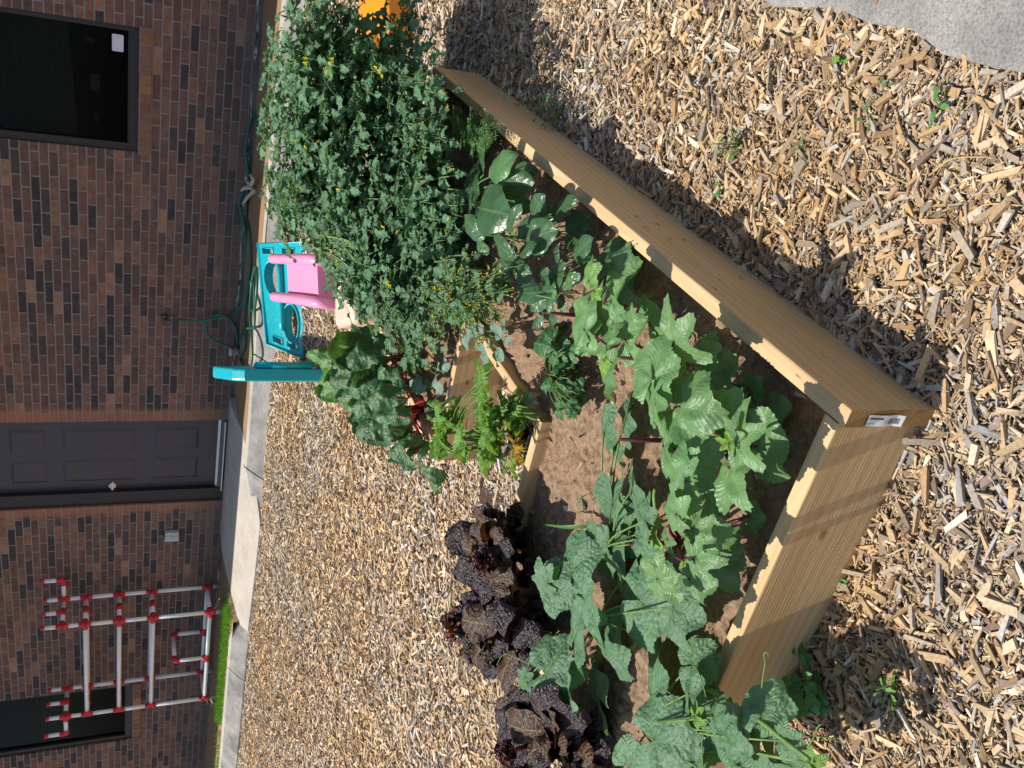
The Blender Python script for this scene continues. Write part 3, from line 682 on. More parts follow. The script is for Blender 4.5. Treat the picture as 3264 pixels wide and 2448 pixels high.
# soil in the planter
def soil_h(x, y):
    x = np.asarray(x, float); y = np.asarray(y, float)
    d = np.minimum(np.minimum(BX_R-TH-x, y-BY_F-TH), BY_B-TH-y)
    h = .158+.035*np.clip(d/.25, 0, 1)-.02
    h = h+.03*fbm(x*5, y*5, 3, 31)+.026*np.abs(fbm(x*15, y*15, 3, 33))*2+.026*fbm(x*48, y*48, 3, 35)
    return np.minimum(h, .205)
g = NG('garden_soil'); c = g.coord(); f1 = g.noise(c, 75, 6, .72); f2 = g.noise(c, 9, 4, .6); f3 = g.noise(c, 280, 3, .7)
col = g.ramp(g.math('ADD', g.math('MULTIPLY', f1, .65), g.math('MULTIPLY', f3, .35)), [(.30, (.085, .052, .032)), (.45, (.30, .19, .12)), (.58, (.50, .34, .22)), (.72, (.66, .49, .34))])
col = g.mix(g.ramp(f2, [(.35, 0), (.7, .75)]), col, g.mix(f1, (.34, .215, .13), (.58, .41, .27)))
g.set(col, .95, .08); g.bump(g.math('ADD', f1, g.math('MULTIPLY', f3, .6)), .012); SOILM = g.m
mb = MB()
V, F = grid_sheet(np.linspace(BX_L+TH-.003, BX_R-TH+.003, 330), np.linspace(BY_F+TH-.003, NY0-TH+.003, 260), soil_h); mb.add(V, [F])
V, F = grid_sheet(np.linspace(NX+TH-.004, BX_R-TH+.003, 110), np.linspace(NY0-TH+.003, BY_B-TH+.003, 230), soil_h); mb.add(V, [F])
V, F = grid_sheet(np.linspace(BX_L+TH-.003, NX+TH-.004, 100), np.linspace(NY1+TH-.004, BY_B-TH+.003, 130), soil_h); mb.add(V, [F])
tag(mb.build('garden_soil', SOILM, smooth=True), 'crumbly brown soil filling the planter', kind='structure')
# litter and crumbs on the soil
mb = MB(); n = 5200; x = rng.uniform(BX_L+.05, BX_R-.04, n); y = rng.uniform(BY_F+.04, BY_B-.05, n)
dd = np.minimum(BX_R-x, y-BY_F); k = ((x > NX+.05) | (y < NY0-.05) | (y > NY1+.05)) & (rng.uniform(0, 1, n) < .28+.72*(dd < .24)); x, y = x[k], y[k]; n = len(x)
L = np.clip(.013*np.exp(rng.normal(0, .55, n)), .004, .05); W_ = L*rng.uniform(.15, .5, n)
cc = np.array([(.26, .17, .10), (.36, .25, .16), (.16, .105, .07), (.44, .32, .20), (.33, .29, .25)])[rng.choice(5, n, p=[.3, .25, .2, .15, .1])]*rng.uniform(.6, 1.3, (n, 1))
chips(np.stack([x, y, soil_h(x, y)-.002], -1), L, W_, W_*.5, rng.uniform(0, 6.3, n), rng.normal(0, .35, n), cc, mb)
tag(mb.build('soil_litter', CHIPM), 'bark crumbs and chips lying on the planter soil', kind='stuff')
STONE = plain('pale_stone', (.45, .43, .41), .8, .2, scale=60)
for (x_, y_, r_, lb) in [(1807, 1622, .016, 'small grey stone lying on the bare soil by the notch'), (1853, 1720, .008, 'tiny pale stone chip beside the grass weed')]:
    P = at(x_, y_, .17); P[2] = float(soil_h(P[0], P[1])); bm = bmesh.new(); bmesh.ops.create_icosphere(bm, subdivisions=2, radius=1)
    for v in bm.verts:
        s_ = 1+.35*(mnoise.noise(v.co*1.3+Vector((x_, 0, 0)))); v.co = Vector((v.co.x*r_*.6*s_, v.co.y*r_*1.5*s_, v.co.z*r_*.45*s_))
    me = bpy.data.meshes.new('stone'); bm.to_mesh(me); bm.free(); me.materials.append(STONE); o = bpy.data.objects.new('stone', me); COL.objects.link(o)
    o.location = (P[0], P[1], P[2]+r_*.25); o.rotation_euler = (0, 0, .4); tag(o, lb, 'stone')

# ================================================================== PIPE RACK BY THE WALL
PVC = plain('white_pvc', (.74, .75, .76), .3, .5, var=.04, scale=8); RED = plain('red_fitting', (.50, .018, .030), .38, .5, var=.08, scale=8); FOOTM = plain('grey_foot', (.30, .33, .32), .4, .5)
rack = thing('pipe_rack', 'tall white plastic pipe rack with red fittings standing against the brick wall', 'rack', (-7.7, 7.4, .44))
XR, XL, YF, YK = -7.055, -8.355, 7.2, 7.585
PR, FR_ = .0215, .0285
def pipe(a, b):
    mb = MB(); mb.tube([a, b], PR, 12); part(mb, 'pipe', PVC, rack, True)
def fitting(c, dirs, l=.055, capd=None):
    mb = MB(); c = np.array(c, float)
    for d in dirs: mb.tube([c-np.array(d)*.004, c+np.array(d)*l], FR_, 12)
    part(mb, 'fitting', RED, rack, True)
UPV, DNV, PX_, NX_, PY_, NY_ = (0, 0, 1), (0, 0, -1), (1, 0, 0), (-1, 0, 0), (0, 1, 0), (0, -1, 0)
LV = [1.112, 1.43, 1.74]; ZB, ZT, ZTOP = .557, 1.945, 2.115
for X in (XR, XL):
    inn = NX_ if X == XR else PX_; outd = PX_ if X == XR else NX_
    for Y in (YF, YK):
        dep = PY_ if Y == YF else NY_
        lv = [ZB]+LV+[ZT, ZTOP]
        for a, b in zip(lv, lv[1:]): pipe((X, Y, a), (X, Y, b))
        for z in [ZB]+LV: fitting((X, Y, z), [UPV, DNV, inn, dep])
        fitting((X, Y, ZT), [UPV, DNV, dep] + ([outd] if (X == XR and Y == YK) or (X == XL and Y == YF) else []))
        mb = MB(); mb.tube([(X, Y, ZTOP-.015), (X, Y, ZTOP+.018)], FR_-.003, 12); part(mb, 'end_cap', RED, rack, True)
        mb = MB(); mb.tube([(X, Y, ZB-.05), (X, Y, ZB-.075), (X, Y, ZB-.15)], [.024, .026, .012], 10); part(mb, 'foot', FOOTM, rack, True)
    for z in [ZB]+LV+[ZT]:
        pipe((X, YF, z), (X, YK, z))
        if z > .6:
            mb = MB(); ym = (YF+YK)/2; mb.tube([(X, ym-.045, z), (X, ym+.045, z)], FR_, 12); part(mb, 'fitting', RED, rack, True)
    ym = (YF+YK)/2; fitting((X, ym, ZT), [UPV], .06); pipe((X, ym, ZT), (X, ym, ZTOP)); mb = MB(); mb.tube([(X, ym, ZTOP-.015), (X, ym, ZTOP+.018)], FR_-.003, 12); part(mb, 'end_cap', RED, rack, True)
    Y = YK if X == XR else YF; s_ = 1 if X == XR else -1; xe = X+s_*.26
    pipe((X, Y, ZT), (xe, Y, ZT)); fitting((xe, Y, ZT), [UPV, (-s_, 0, 0)], .06); pipe((xe, Y, ZT), (xe, Y, ZTOP+.02)); mb = MB(); mb.tube([(xe, Y, ZTOP), (xe, Y, ZTOP+.038)], FR_-.003, 12); part(mb, 'end_cap', RED, rack, True)
for Y in (YF, YK):
    for z in [ZB]+LV: pipe((XR, Y, z), (XL, Y, z))
xm = -7.715
for Y in (YF, YK):
    fitting((xm, Y, ZB), [PX_, NX_, UPV], .05); pipe((xm, Y, ZB), (xm, Y, .885)); fitting((xm, Y, .885), [DNV, PY_ if Y == YF else NY_], .05)
pipe((xm, YF, .885), (xm, YK, .885))

# ================================================================== HOSE, PIPE STUB, DRIFTWOOD
def gp(x, y, z=.40, ymax=7.655):
    p = at(x, y, z)
    return p if p[1] < ymax else atY(x, y, ymax)
HP = [(545, 1010), (577, 1020), (628, 1023), (667, 1019), (709, 1008), (745, 998), (771, 971), (777, 932), (779, 880), (785, 800), (779, 720), (765, 664), (764, 640), (776, 606), (786, 584), (790, 535), (784, 508), (781, 488), (788, 435), (796, 393), (808, 367), (817, 379), (819, 410), (815, 450), (803, 483), (787, 489), (787, 520), (792, 560), (789, 600), (784, 640), (786, 700), (796, 740), (800, 800), (797, 860), (787, 932), (781, 996), (781, 1061), (780, 1106), (768, 1141), (769, 1153), (780, 1171), (792, 1177), (801, 1163), (804, 1125), (802, 1061), (797, 996), (800, 930), (806, 880), (815, 850), (820, 880), (816, 950), (808, 992), (795, 975), (788, 945), (796, 905), (808, 900), (812, 960), (810, 1040), (800, 1045), (776, 1051), (766, 1085), (760, 1105), (756, 1070), (747, 1038), (725, 1011), (693, 1004), (667, 1019), (657, 1044), (667, 1073), (693, 1091), (725, 1103), (745, 1109)]
P = []
for k, (x, y) in enumerate(HP):
    if k < 5 or k > 63: p = atY(x, y, 7.62 if k not in (0,) else 7.585)
    else: p = gp(x, y, .40+.006*math.sin(k*1.3))
    P.append(p)
hose = thing('garden_hose', 'dark green garden hose hanging from the wall tap and looped along the wall', 'hose', (-3.4, 7.5, .4))
mb = MB(); mb.tube(catmull(P, 6), .0118, 8); part(mb, 'hose_tube', plain('hose_green', (.012, .115, .085), .38, .5, var=.15), hose, True)
mb = MB(); mb.tube([P[0]+np.array([0, 0, .012]), P[0]-np.array([0, 0, .03])], .017, 10); part(mb, 'hose_coupling', BRASS, hose, True); mb = MB(); e = P[-1]; mb.tube([e, e+nrm(P[-1]-P[-2])*.045], .016, 10); part(mb, 'hose_coupling', BRASS, hose, True)
p = gp(758, 1122, .40, 7.60); stub = thing('pipe_stub', 'short capped drain pipe standing in the soil beside the hose end', 'pipe', p)
mb = MB(); mb.tube([p+(0, 0, -.03), p+(0, 0, .055)], .032, 16); part(mb, 'pipe_body', plain('stub_brown', (.24, .19, .13), .7), stub, True)
mb = MB(); mb.tube([p+(0, 0, .05), p+(0, 0, .075), p+(0, 0, .08)], [.037, .037, .028], 16); part(mb, 'pipe_cap', plain('stub_cream', (.50, .46, .36), .6), stub, True)
DRY = plain('dry_wood', (.50, .44, .35), .85, .1, var=.25, scale=40)
def px_tubes(mb, chains, z, r):
    for ch in chains:
        pts = [gp(x, y, z+dz) for x, y, dz in ch]; k = len(pts); pts = catmull(pts, 4) if k > 2 else np.array(pts)
        mb.tube(pts, np.linspace(r, r*.45, len(pts)), 7)
mb = MB(); px_tubes(mb, [[(812, 616, 0), (800, 596, .03), (786, 575, .06), (784, 566, .07)], [(800, 596, .03), (780, 600, .08), (769, 608, .1)], [(812, 608, .01), (795, 622, .03), (781, 640, .05), (773, 650, .06)], [(802, 588, .03), (806, 572, .05), (797, 556, .06)]], .395, .021)
tag(mb.build('driftwood', DRY, smooth=True), 'forked piece of bleached driftwood lying on the soil by the hose', 'driftwood')
mb = MB(); px_tubes(mb, [[(699, 1909, .03), (691, 1921, .02), (697, 1924, .03), (683, 1940, .01), (688, 1943, 0)]], .44, .009)
tag(mb.build('dry_stick', DRY, smooth=True), 'thin bent dry stick by the right foot of the pipe rack', 'stick')
mb = MB(); px_tubes(mb, [[(657, 2227, .05), (662, 2240, .03), (663, 2246, 0)], [(672, 2229, .05), (677, 2238, .03), (684, 2241, 0)], [(677, 2238, .03), (674, 2250, 0)]], .44, .009)
tag(mb.build('dry_stick', DRY, smooth=True), 'broken forked dry stick by the left foot of the pipe rack', 'stick')

# ================================================================== PLASTIC TOYS
def extr(poly, t, holes=(), bev=.008):
    """2D outline (x, z) with holes, filled, extruded and rounded -> bmesh lying in the xz plane, thickness along +y"""
    cu = bpy.data.curves.new('tmp', 'CURVE'); cu.dimensions = '2D'; cu.fill_mode = 'BOTH'; cu.extrude = t/2-bev; cu.bevel_depth = bev; cu.bevel_resolution = 2; cu.offset = -bev
    for lp in [poly]+list(holes):
        sp_ = cu.splines.new('POLY'); sp_.points.add(len(lp)-1); sp_.use_cyclic_u = True
        for p_, (x, z) in zip(sp_.points, lp): p_.co = (x, z, 0, 1)
    ob = bpy.data.objects.new('tmp', cu); COL.objects.link(ob); dg = bpy.context.evaluated_depsgraph_get(); me = bpy.data.meshes.new_from_object(ob.evaluated_get(dg)); bpy.data.objects.remove(ob); bpy.data.curves.remove(cu)
    me.transform(Matrix(((1, 0, 0, 0), (0, 0, -1, t/2), (0, 1, 0, 0), (0, 0, 0, 1)))); bm = bmesh.new(); bm.from_mesh(me); bpy.data.meshes.remove(me); return bm
def circ(cx, cz, rx, rz, n=28): return [(cx+rx*math.cos(2*math.pi*k/n), cz+rz*math.sin(2*math.pi*k/n)) for k in range(n)]
def rr(x0, x1, z0, z1, r=.02): return rrect(x0, x1, z0, z1, r, 4)
def bmobj(bm, name, mat, parent, M, smooth=False):
    me = bpy.data.meshes.new(name); bm.to_mesh(me); bm.free(); me.materials.append(mat)
    for p_ in me.polygons: p_.use_smooth = smooth
    o = bpy.data.objects.new(name, me); COL.objects.link(o); o.parent = parent
    o.matrix_local = Matrix.Translation(-Vector(parent.location)) @ M if parent.type == 'EMPTY' else M
    return o
def plastic(name, col, rough=.32):
    g = NG(name); c = g.coord(); f = g.noise(c, 5, 4); d = g.noise(c, 40, 5, .7)
    cc = g.mix(f, tuple(v*.9 for v in col), tuple(min(1, v*1.06) for v in col)); cc = g.mix(g.math('MULTIPLY', g.ramp(d, [(.55, 0), (.75, 1)]), .18), cc, (.42, .36, .28))
    g.set(cc, g.ramp(d, [(.3, rough-.06), (.7, rough+.15)]), .5); g.b.inputs['Subsurface Weight'].default_value = .0; return g.m
TEAL = plastic('teal_plastic', (.0, .40, .46)); PINK = plastic('pink_plastic', (.74, .30, .48), .32); PEACH = plastic('peach_plastic', (.74, .52, .40), .35); ORANGE = plastic('orange_plastic', (.86, .30, .015), .3)
# panel lying near the kerb, long side facing the camera
toy = thing('toy_climber', 'teal and pink plastic toddler climber with round holes and peach base', 'toy', (-2.75, 6.2, .15))
cBL, cTL, cTR = Vector(at(967, 1139, .185)), Vector(at(850, 1097, .415)), Vector(at(822, 776, .45))
ex_ = cTR-cTL; WID = ex_.length; ex_.normalize(); up_ = cTL-cBL; HT0 = HT1 = up_.length; up_.normalize(); eyy = up_.cross(ex_).normalized()
def Mpan(org, ex, ey, ez):
    m = Matrix.Identity(4)
    for i in range(3): m[i][0], m[i][1], m[i][2], m[i][3] = ex[i], ey[i], ez[i], org[i]
    return m
W_ = WID; z1 = max(HT0, HT1)
body = [(0, 0), (W_, 0), (W_, z1), (.04, z1), (0, z1-.04)]
holes = [circ(W_*.66, z1*.72, W_*.155, z1*.17), circ(W_*.27, z1*.33, W_*.165, z1*.17), rr(W_*.045, W_*.10, z1*.50, z1*.72), rr(W_*.045, W_*.10, z1*.14, z1*.40), rr(W_*.89, W_*.95, z1*.66, z1*.90), rr(W_*.89, W_*.95, z1*.2, z1*.42)]
Mp = Mpan(cBL, ex_, eyy, up_)
cBR = Vector(at(970, 772, .20))
def bil(u, v, lift=0.):
    p_ = cBL.lerp(cBR, u).lerp(cTL.lerp(cTR, u), v); return (p_.x, p_.y, p_.z+lift)
HO = [('c', .66, .70, .165, .19), ('c', .27, .30, .17, .19), ('r', .045, .105, .55, .80), ('r', .045, .105, .14, .42), ('r', .89, .95, .66, .90), ('r', .89, .95, .2, .46)]
def inhole(u, v):
    for h_ in HO:
        if h_[0] == 'c' and ((u-h_[1])/h_[3])**2+((v-h_[2])/h_[4])**2 < 1: return True
        if h_[0] == 'r' and h_[1] < u < h_[2] and h_[3] < v < h_[4]: return True
    return False
mb = MB(); nu_, nv_ = 120, 72; idx = lambda i, j: i*(nv_+1)+j; off_ = (nu_+1)*(nv_+1)
V = [bil(i/nu_, j/nv_) for i in range(nu_+1) for j in range(nv_+1)]; V += [(x, y-.012, z-.055) for x, y, z in V]
keep = [[not inhole((i+.5)/nu_, (j+.5)/nv_) for j in range(nv_)] for i in range(nu_)]; F = []
for i in range(nu_):
    for j in range(nv_):
        if not keep[i][j]: continue
        q_ = [idx(i, j), idx(i+1, j), idx(i+1, j+1), idx(i, j+1)]; F += [q_, [k_+off_ for k_ in q_[::-1]]]
        for (di, dj, e0, e1) in ((0, -1, 0, 1), (1, 0, 1, 2), (0, 1, 2, 3), (-1, 0, 3, 0)):
            ii, jj = i+di, j+dj
            if not (0 <= ii < nu_ and 0 <= jj < nv_) or not keep[ii][jj]: F.append([q_[e1], q_[e0], q_[e0]+off_, q_[e1]+off_])
mb.add(V, [F]); pan = part(mb, 'side_panel', TEAL, toy)
for h_ in HO:
    mbr = MB()
    if h_[0] == 'c': ring_ = [bil(h_[1]+h_[3]*1.04*math.cos(t), h_[2]+h_[4]*1.04*math.sin(t), .004) for t in np.linspace(0, 2*math.pi, 41)]
    else: ring_ = [bil(u, v, .002) for u, v in ((h_[1], h_[3]), (h_[2], h_[3]), (h_[2], h_[4]), (h_[1], h_[4]), (h_[1], h_[3]))]
    mbr.tube(ring_, .009 if h_[0] == 'c' else .005, 6); part(mbr, 'hole_rim', TEAL, pan, True)
mbr = MB(); mbr.tube([bil(u, .50, .008) for u in np.linspace(.18, .80, 8)], .026, 8); part(mbr, 'moulded_rib', TEAL, pan, True)
mbr = MB(); mbr.tube([bil(u, v, .0) for u, v in ((0, 0), (1, 0), (1, 1), (0, 1), (0, 0))], .012, 8); part(mbr, 'panel_edge', TEAL, pan, True)
# pink tray : bottom sheet bent up at its lower end with two side rails
def atz(x, y, z): return Vector(at(x, y, z))
Pa, Pb = atz(914, 826, .46), atz(920, 950, .46)         # far edge right / left
Pc, Pd = atz(1010, 826, .40), atz(1016, 962, .40)       # near edge (crease)
Pe, Pf = Pc+Vector((0, -.03, -.20)), Pd+Vector((0, -.03, -.20))
mb = MB(); rows = []
for u in np.linspace(0, 1, 9): rows.append((Pa.lerp(Pc, u), Pb.lerp(Pd, u)))
for u in np.linspace(.12, 1, 7):
    rows.append((Pc.lerp(Pe, u)+Vector((0, 0, .0)), Pd.lerp(Pf, u)))
V = []; 
for a, b in rows: V += [tuple(a), tuple(b)]
F = [(2*i, 2*i+1, 2*i+3, 2*i+2) for i in range(len(rows)-1)]
V2 = [(x, y+.03, z-.03) for x, y, z in V]; nV = len(V)
mb.add(V+V2, [F, [tuple(i+nV for i in f[::-1]) for f in F], [(2*i, 2*i+2, 2*i+2+nV, 2*i+nV) for i in range(len(rows)-1)], [(2*i+1, 2*i+1+nV, 2*i+3+nV, 2*i+3) for i in range(len(rows)-1)], [(0, nV, nV+1, 1)]])
tray = part(mb, 'pink_tray', PINK, toy)
for (a, b, c_, d_) in ((Pa, Pc, Pe, 0), (Pb, Pd, Pf, 1)):
    mb = MB(); top0 = a+(a-c_).normalized()*.0+(a-a.lerp(b, .33))+Vector((0, 0, .012)); off = Vector((.0, 0, .022))
    pts = [top0+off, a+off, a.lerp(b, .5)+off, b+Vector((0, -.01, .016)), b.lerp(c_, .5)+Vector((0, -.018, .004)), c_+Vector((0, -.016, 0))]
    mb.tube(catmull([tuple(v) for v in pts], 5), .032, 10); part(mb, 'side_rail', PINK, tray, True)
# peach base in front of it
q0, q1 = at(1062, 1050, .34), at(1062, 800, .34)
ex2 = Vector((q1[0]-q0[0], q1[1]-q0[1], 0)); Lb = ex2.length; ex2.normalize(); ey2 = Vector((0, 0, 1)).cross(ex2)
bm = bmesh.new(); bmesh.ops.create_cube(bm, size=1)
for v in bm.verts: v.co = Vector((v.co.x*Lb, v.co.y*.46*(1 if v.co.z < 0 else .9), v.co.z*.22))
bmesh.ops.bevel(bm, geom=list(bm.edges), offset=.05, segments=5, affect='EDGES', profile=.6)
bmobj(bm, 'base', PEACH, toy, Mpan(Vector((q0[0], q0[1], .235))+ex2*Lb/2-ey2*.25, ex2, ey2, Vector((0, 0, 1))), True)
# tall panel seen edge on
b0 = atY(1090, 1178, 5.25); t0 = atY(753, 1196, 5.25)
hh = t0[2]-.10; view = Vector((b0[0], b0[1], 0)).normalized(); view.rotate(Matrix.Rotation(R(-1.5), 3, 'Z')); side = Vector((0, 0, 1)).cross(view)
tp = atY(680, 1232, 5.25+.62)
body = [(0, 0), (.72, 0), (.72, tp[2]-.10), (.60, tp[2]-.08), (.08, hh+.02), (0, hh-.05)]
bmobj(extr(body, .085, [circ(.36, hh*.72, .16, .15), circ(.36, hh*.3, .16, .13)], .018), 'side_panel', TEAL, toy, Mpan(Vector((b0[0], b0[1], .10)), view, side, Vector((0, 0, 1))))
bm = bmesh.new(); bmesh.ops.create_cube(bm, size=1)
for v in bm.verts: v.co = Vector((v.co.x*.09, v.co.y*.05, v.co.z*hh*.62))
bmesh.ops.bevel(bm, geom=list(bm.edges), offset=.012, segments=3, affect='EDGES')
bmobj(bm, 'moulded_rib', TEAL, toy, Mpan(Vector((b0[0], b0[1], .10))+view*.06+Vector((0, 0, hh*.5))-side*.02, view, side, Vector((0, 0, 1))), True)
# orange toy
oz = .14
def opt(x, y, z=oz): return Vector(at(x, y, z))
ot = thing('orange_toy', 'bright orange plastic toy lying on the mulch at the picture edge', 'toy', opt(1190, 20, 0))
def flat_toy(pxs, ztop, zbot, name, mat, par, bev=.02, zs=None):
    bm = bmesh.new(); top = [bm.verts.new(at(x, y, ztop)) for x, y in pxs]; f = bm.faces.new(top)
    ex = bmesh.ops.extrude_face_region(bm, geom=[f])
    for v in ex['geom']:
        if isinstance(v, bmesh.types.BMVert): v.co.z = zbot
    bmesh.ops.recalc_face_normals(bm, faces=list(bm.faces)); bmesh.ops.bevel(bm, geom=list(bm.edges), offset=bev, segments=4, affect='EDGES', profile=.55)
    me = bpy.data.meshes.new(name); bm.to_mesh(me); bm.free(); me.materials.append(mat); o = bpy.data.objects.new(name, me); COL.objects.link(o); o.parent = par; o.location = -Vector(par.location)
    for p_ in me.polygons: p_.use_smooth = True
    return o
flat_toy([(1145, -90), (1230, -90), (1240, 130), (1205, 132), (1200, 84), (1190, 68), (1182, 84), (1166, 175), (1146, 172), (1141, 60)], .20, .03, 'body', ORANGE, ot, .018)
flat_toy([(1120, -90), (1145, -90), (1138, 20), (1090, 172), (1068, 168), (1088, 40)], .13, .02, 'leg', PEACH, ot, .016)
flat_toy([(1232, -90), (1242, -90), (1250, 128), (1241, 128)], .10, .0, 'rail', ORANGE, ot, .008)

# ================================================================== PLANTS
UP = np.array([0, 0, 1.])
def frame(J, T, roll=0., tilt=0.):
    J = np.asarray(J, float); T = np.asarray(T, float); a = T-J; L = np.linalg.norm(a); a = a/(L+1e-9)
    s = np.cross(a, UP); s = np.array([1., 0, 0]) if np.linalg.norm(s) < .05 else nrm(s)
    n = np.cross(s, a); c, d = math.cos(roll), math.sin(roll)
    return J, a, s*c+n*d, n*c-s*d, L
def pinn(mb, J, T, wr=.45, droop=.15, fold=.15, rip=.03, roll=None, col=(1, 1, 1), nu=12, nv=7, prof=(.8, .55), teeth=0, tn=9, curl=0., pk=0., pf=60, base=0.02):
    """leaf with one midrib: J stalk end, T tip"""
    roll = random.uniform(-.35, .35) if roll is None else roll
    J, a, s, n, L = frame(J, T, roll); ph = random.uniform(0, 9)
    u = np.linspace(0, 1, nu); v = np.linspace(-1, 1, nv); U, Vv = np.meshgrid(u, v, indexing='ij')
    w = (np.clip(U, 1e-4, 1)**prof[1])*(np.clip(1-U, 0, 1)**prof[0]); w = w/w.max()*wr*.5+base*(1-U)*.3
    if teeth:
        saw = (U*tn+.15*np.sin(ph)) % 1.; w = w*(1+teeth*(.5-saw)*np.abs(Vv))
    x = U.copy(); y = Vv*w
    if teeth: x = x+np.abs(Vv)*w*.25*np.sin(U*math.pi)
    z = fold*np.abs(y)+rip*np.sin(U*tn*2.1+ph+Vv*1.3)*np.abs(Vv)**1.5+rip*.6*np.sin(U*11+ph*2)*np.abs(Vv)
    z = z+droop*(np.sin(U*math.pi*.5)-U)*1.6-curl*np.abs(Vv)**2*w*2
    if pk: z = z+pk*(vnoise(x*L*pf+ph*7, y*L*pf+40, 5)-.5)*np.clip(np.abs(Vv)*3, .2, 1)
    P = J+L*(x[..., None]*a+y[..., None]*s+z[..., None]*n)
    i, j = np.meshgrid(np.arange(nu-1), np.arange(nv-1), indexing='ij'); q = i*nv+j
    F = np.stack([q, q+nv, q+nv+1, q+1], -1).reshape(-1, 4)
    mb.add(P.reshape(-1, 3), [F], uv=np.stack([U, (Vv+1)/2], -1).reshape(-1, 2), col=np.array(col)*random.uniform(.85, 1.15))
def palm(mb, J, T, lobes=5, depth=.42, teeth=.05, tn=42, back=.55, cup=.12, rip=.05, roll=None, col=(1, 1, 1), nr=11, nt=84, gap=.22, point=.0, sharp=1.0, pk=.04, pf=45):
    """leaf with veins fanning from the stalk: J stalk joint, T tip of the middle lobe"""
    roll = random.uniform(-.3, .3) if roll is None else roll
    J, a, s, n, L = frame(J, T, roll); ph = random.uniform(0, 9)
    A = math.pi-gap; th = np.linspace(-A, A, nt); per = 2*math.pi/6.
    lob = (.5+.5*np.cos(th/per*2*math.pi))                      # 1 on a lobe axis
    r = (1-depth*(1-lob**sharp))*(back+(1-back)*(.5+.5*np.cos(th))**.8)
    r = r*(1+teeth*(((th/(2*A)*tn) % 1.)-.5))+point*np.exp(-(th/.16)**2)
    r = r*(1+.05*np.sin(th*2.3+ph))
    k = np.linspace(0, 1, nr)[:, None]
    Rr = k*r[None, :]; TH = np.broadcast_to(th, Rr.shape)
    x = Rr*np.cos(TH); y = Rr*np.sin(TH)
    z = -cup*Rr**2+.10*Rr*(.5-.5*np.cos(TH/per*2*math.pi))*1.1 - .02
    z = z+rip*Rr*np.sin(TH*3.1+ph+Rr*3)*k+rip*.8*np.sin(Rr*9+TH*5+ph)*Rr
    if pk: z = z+pk*(vnoise(x*L*pf+ph*7, y*L*pf+40, 5)-.5)*k
    P = J+L*(x[..., None]*a+y[..., None]*s+z[..., None]*n)
    i, j = np.meshgrid(np.arange(nr-1), np.arange(nt-1), indexing='ij'); q = i*nt+j
    F = np.stack([q, q+nt, q+nt+1, q+1], -1).reshape(-1, 4)
    UVc = np.stack([Rr, TH/(2*math.pi)+.5], -1).reshape(-1, 2)
    mb.add(P.reshape(-1, 3), [F], uv=UVc, col=np.array(col)*random.uniform(.86, 1.14))
def stalk(mb, A, B, r0, r1, sag=.2, n=6, col=(1, 1, 1)):
    A = np.asarray(A, float); B = np.asarray(B, float); m = (A+B)/2+np.array([0, 0, sag*np.linalg.norm(B-A)])
    t = np.linspace(0, 1, n)[:, None]; P = (1-t)**2*A+2*t*(1-t)*m+t*t*B
    mb.tube(P, np.linspace(r0, r1, n), 6, col=col)
def plant(name, label, cat, base, group, parts):
    """parts: list of (part name, MB, material)"""
    t = thing(name, label, cat, base, group)
    for pn, m_, mat in parts:
        if m_.n: part(m_, pn, mat, t, True)
    return t
def soilpt(x, y):
    p = at(x, y, .16); p[2] = float(soil_h(p[0], p[1])); return p

OKRA = leaf_mat('okra_leaf', (.125, .250, .090), (.20, .31, .12), .40, .5, .24, 'palm', 7, .0022, 55)
CUKE = leaf_mat('cucumber_leaf', (.105, .215, .105), (.16, .27, .12), .42, .5, .22, 'palm', 6, .0038, 75)
PEPL = leaf_mat('pepper_leaf', (.050, .118, .048), (.13, .21, .09), .30, .55, .18, 'pinnate', 6, .003, 30)
TOML = leaf_mat('tomato_leaf', (.090, .185, .085), (.14, .23, .10), .5, .38, .22, 'pinnate', 5, .003, 70)
CHARDL = leaf_mat('chard_leaf', (.058, .150, .048), (.12, .12, .05), .40, .5, .2, 'pinnate', 6, .004, 60)
LETL = leaf_mat('purple_leaf', (.020, .009, .011), (.08, .055, .018), .34, .5, .08, 'pinnate', 7, .004, 110)
LETB = leaf_mat('bronze_leaf', (.055, .022, .010), (.18, .15, .035), .38, .45, .16, 'pinnate', 7, .003, 110)
BASL = leaf_mat('herb_leaf', (.070, .180, .060), (.12, .24, .09), .34, .5, .2, 'pinnate', 5, .005, 50)
KALE = leaf_mat('glaucous_leaf', (.165, .270, .200), (.24, .33, .25), .55, .25, .2, 'pinnate', 5, .002, 30)
GERL = leaf_mat('geranium_leaf', (.150, .300, .055), (.21, .35, .08), .5, .3, .28, 'palm', 5, .002, 60)
YEL = leaf_mat('yellow_leaf', (.42, .30, .03), (.5, .4, .1), .5, .3, .25, 'palm', 5, .002, 60)
FERN = leaf_mat('ferny_leaf', (.110, .250, .085), (.13, .26, .09), .5, .3, .22, 'pinnate', 4, .001, 40)
GRASSL = leaf_mat('grass_blade', (.085, .20, .035), (.1, .22, .05), .45, .3, .25, 'pinnate', 3, .001, 30)
STG = plain('green_stem', (.13, .22, .055), .5, .4, var=.2); STR = plain('red_stem', (.16, .018, .022), .4, .5, var=.3); STB = plain('okra_stem', (.10, .022, .026), .45, .4, var=.3); STC = plain('chard_stem', (.36, .012, .018), .35, .5, var=.2)
STD = plain('tomato_stem', (.12, .20, .075), .55, .3, var=.2); FLOW = plain('yellow_petal', (.75, .58, .02), .5, .3, var=.1); BUD = plain('cream_bud', (.55, .52, .40), .6)

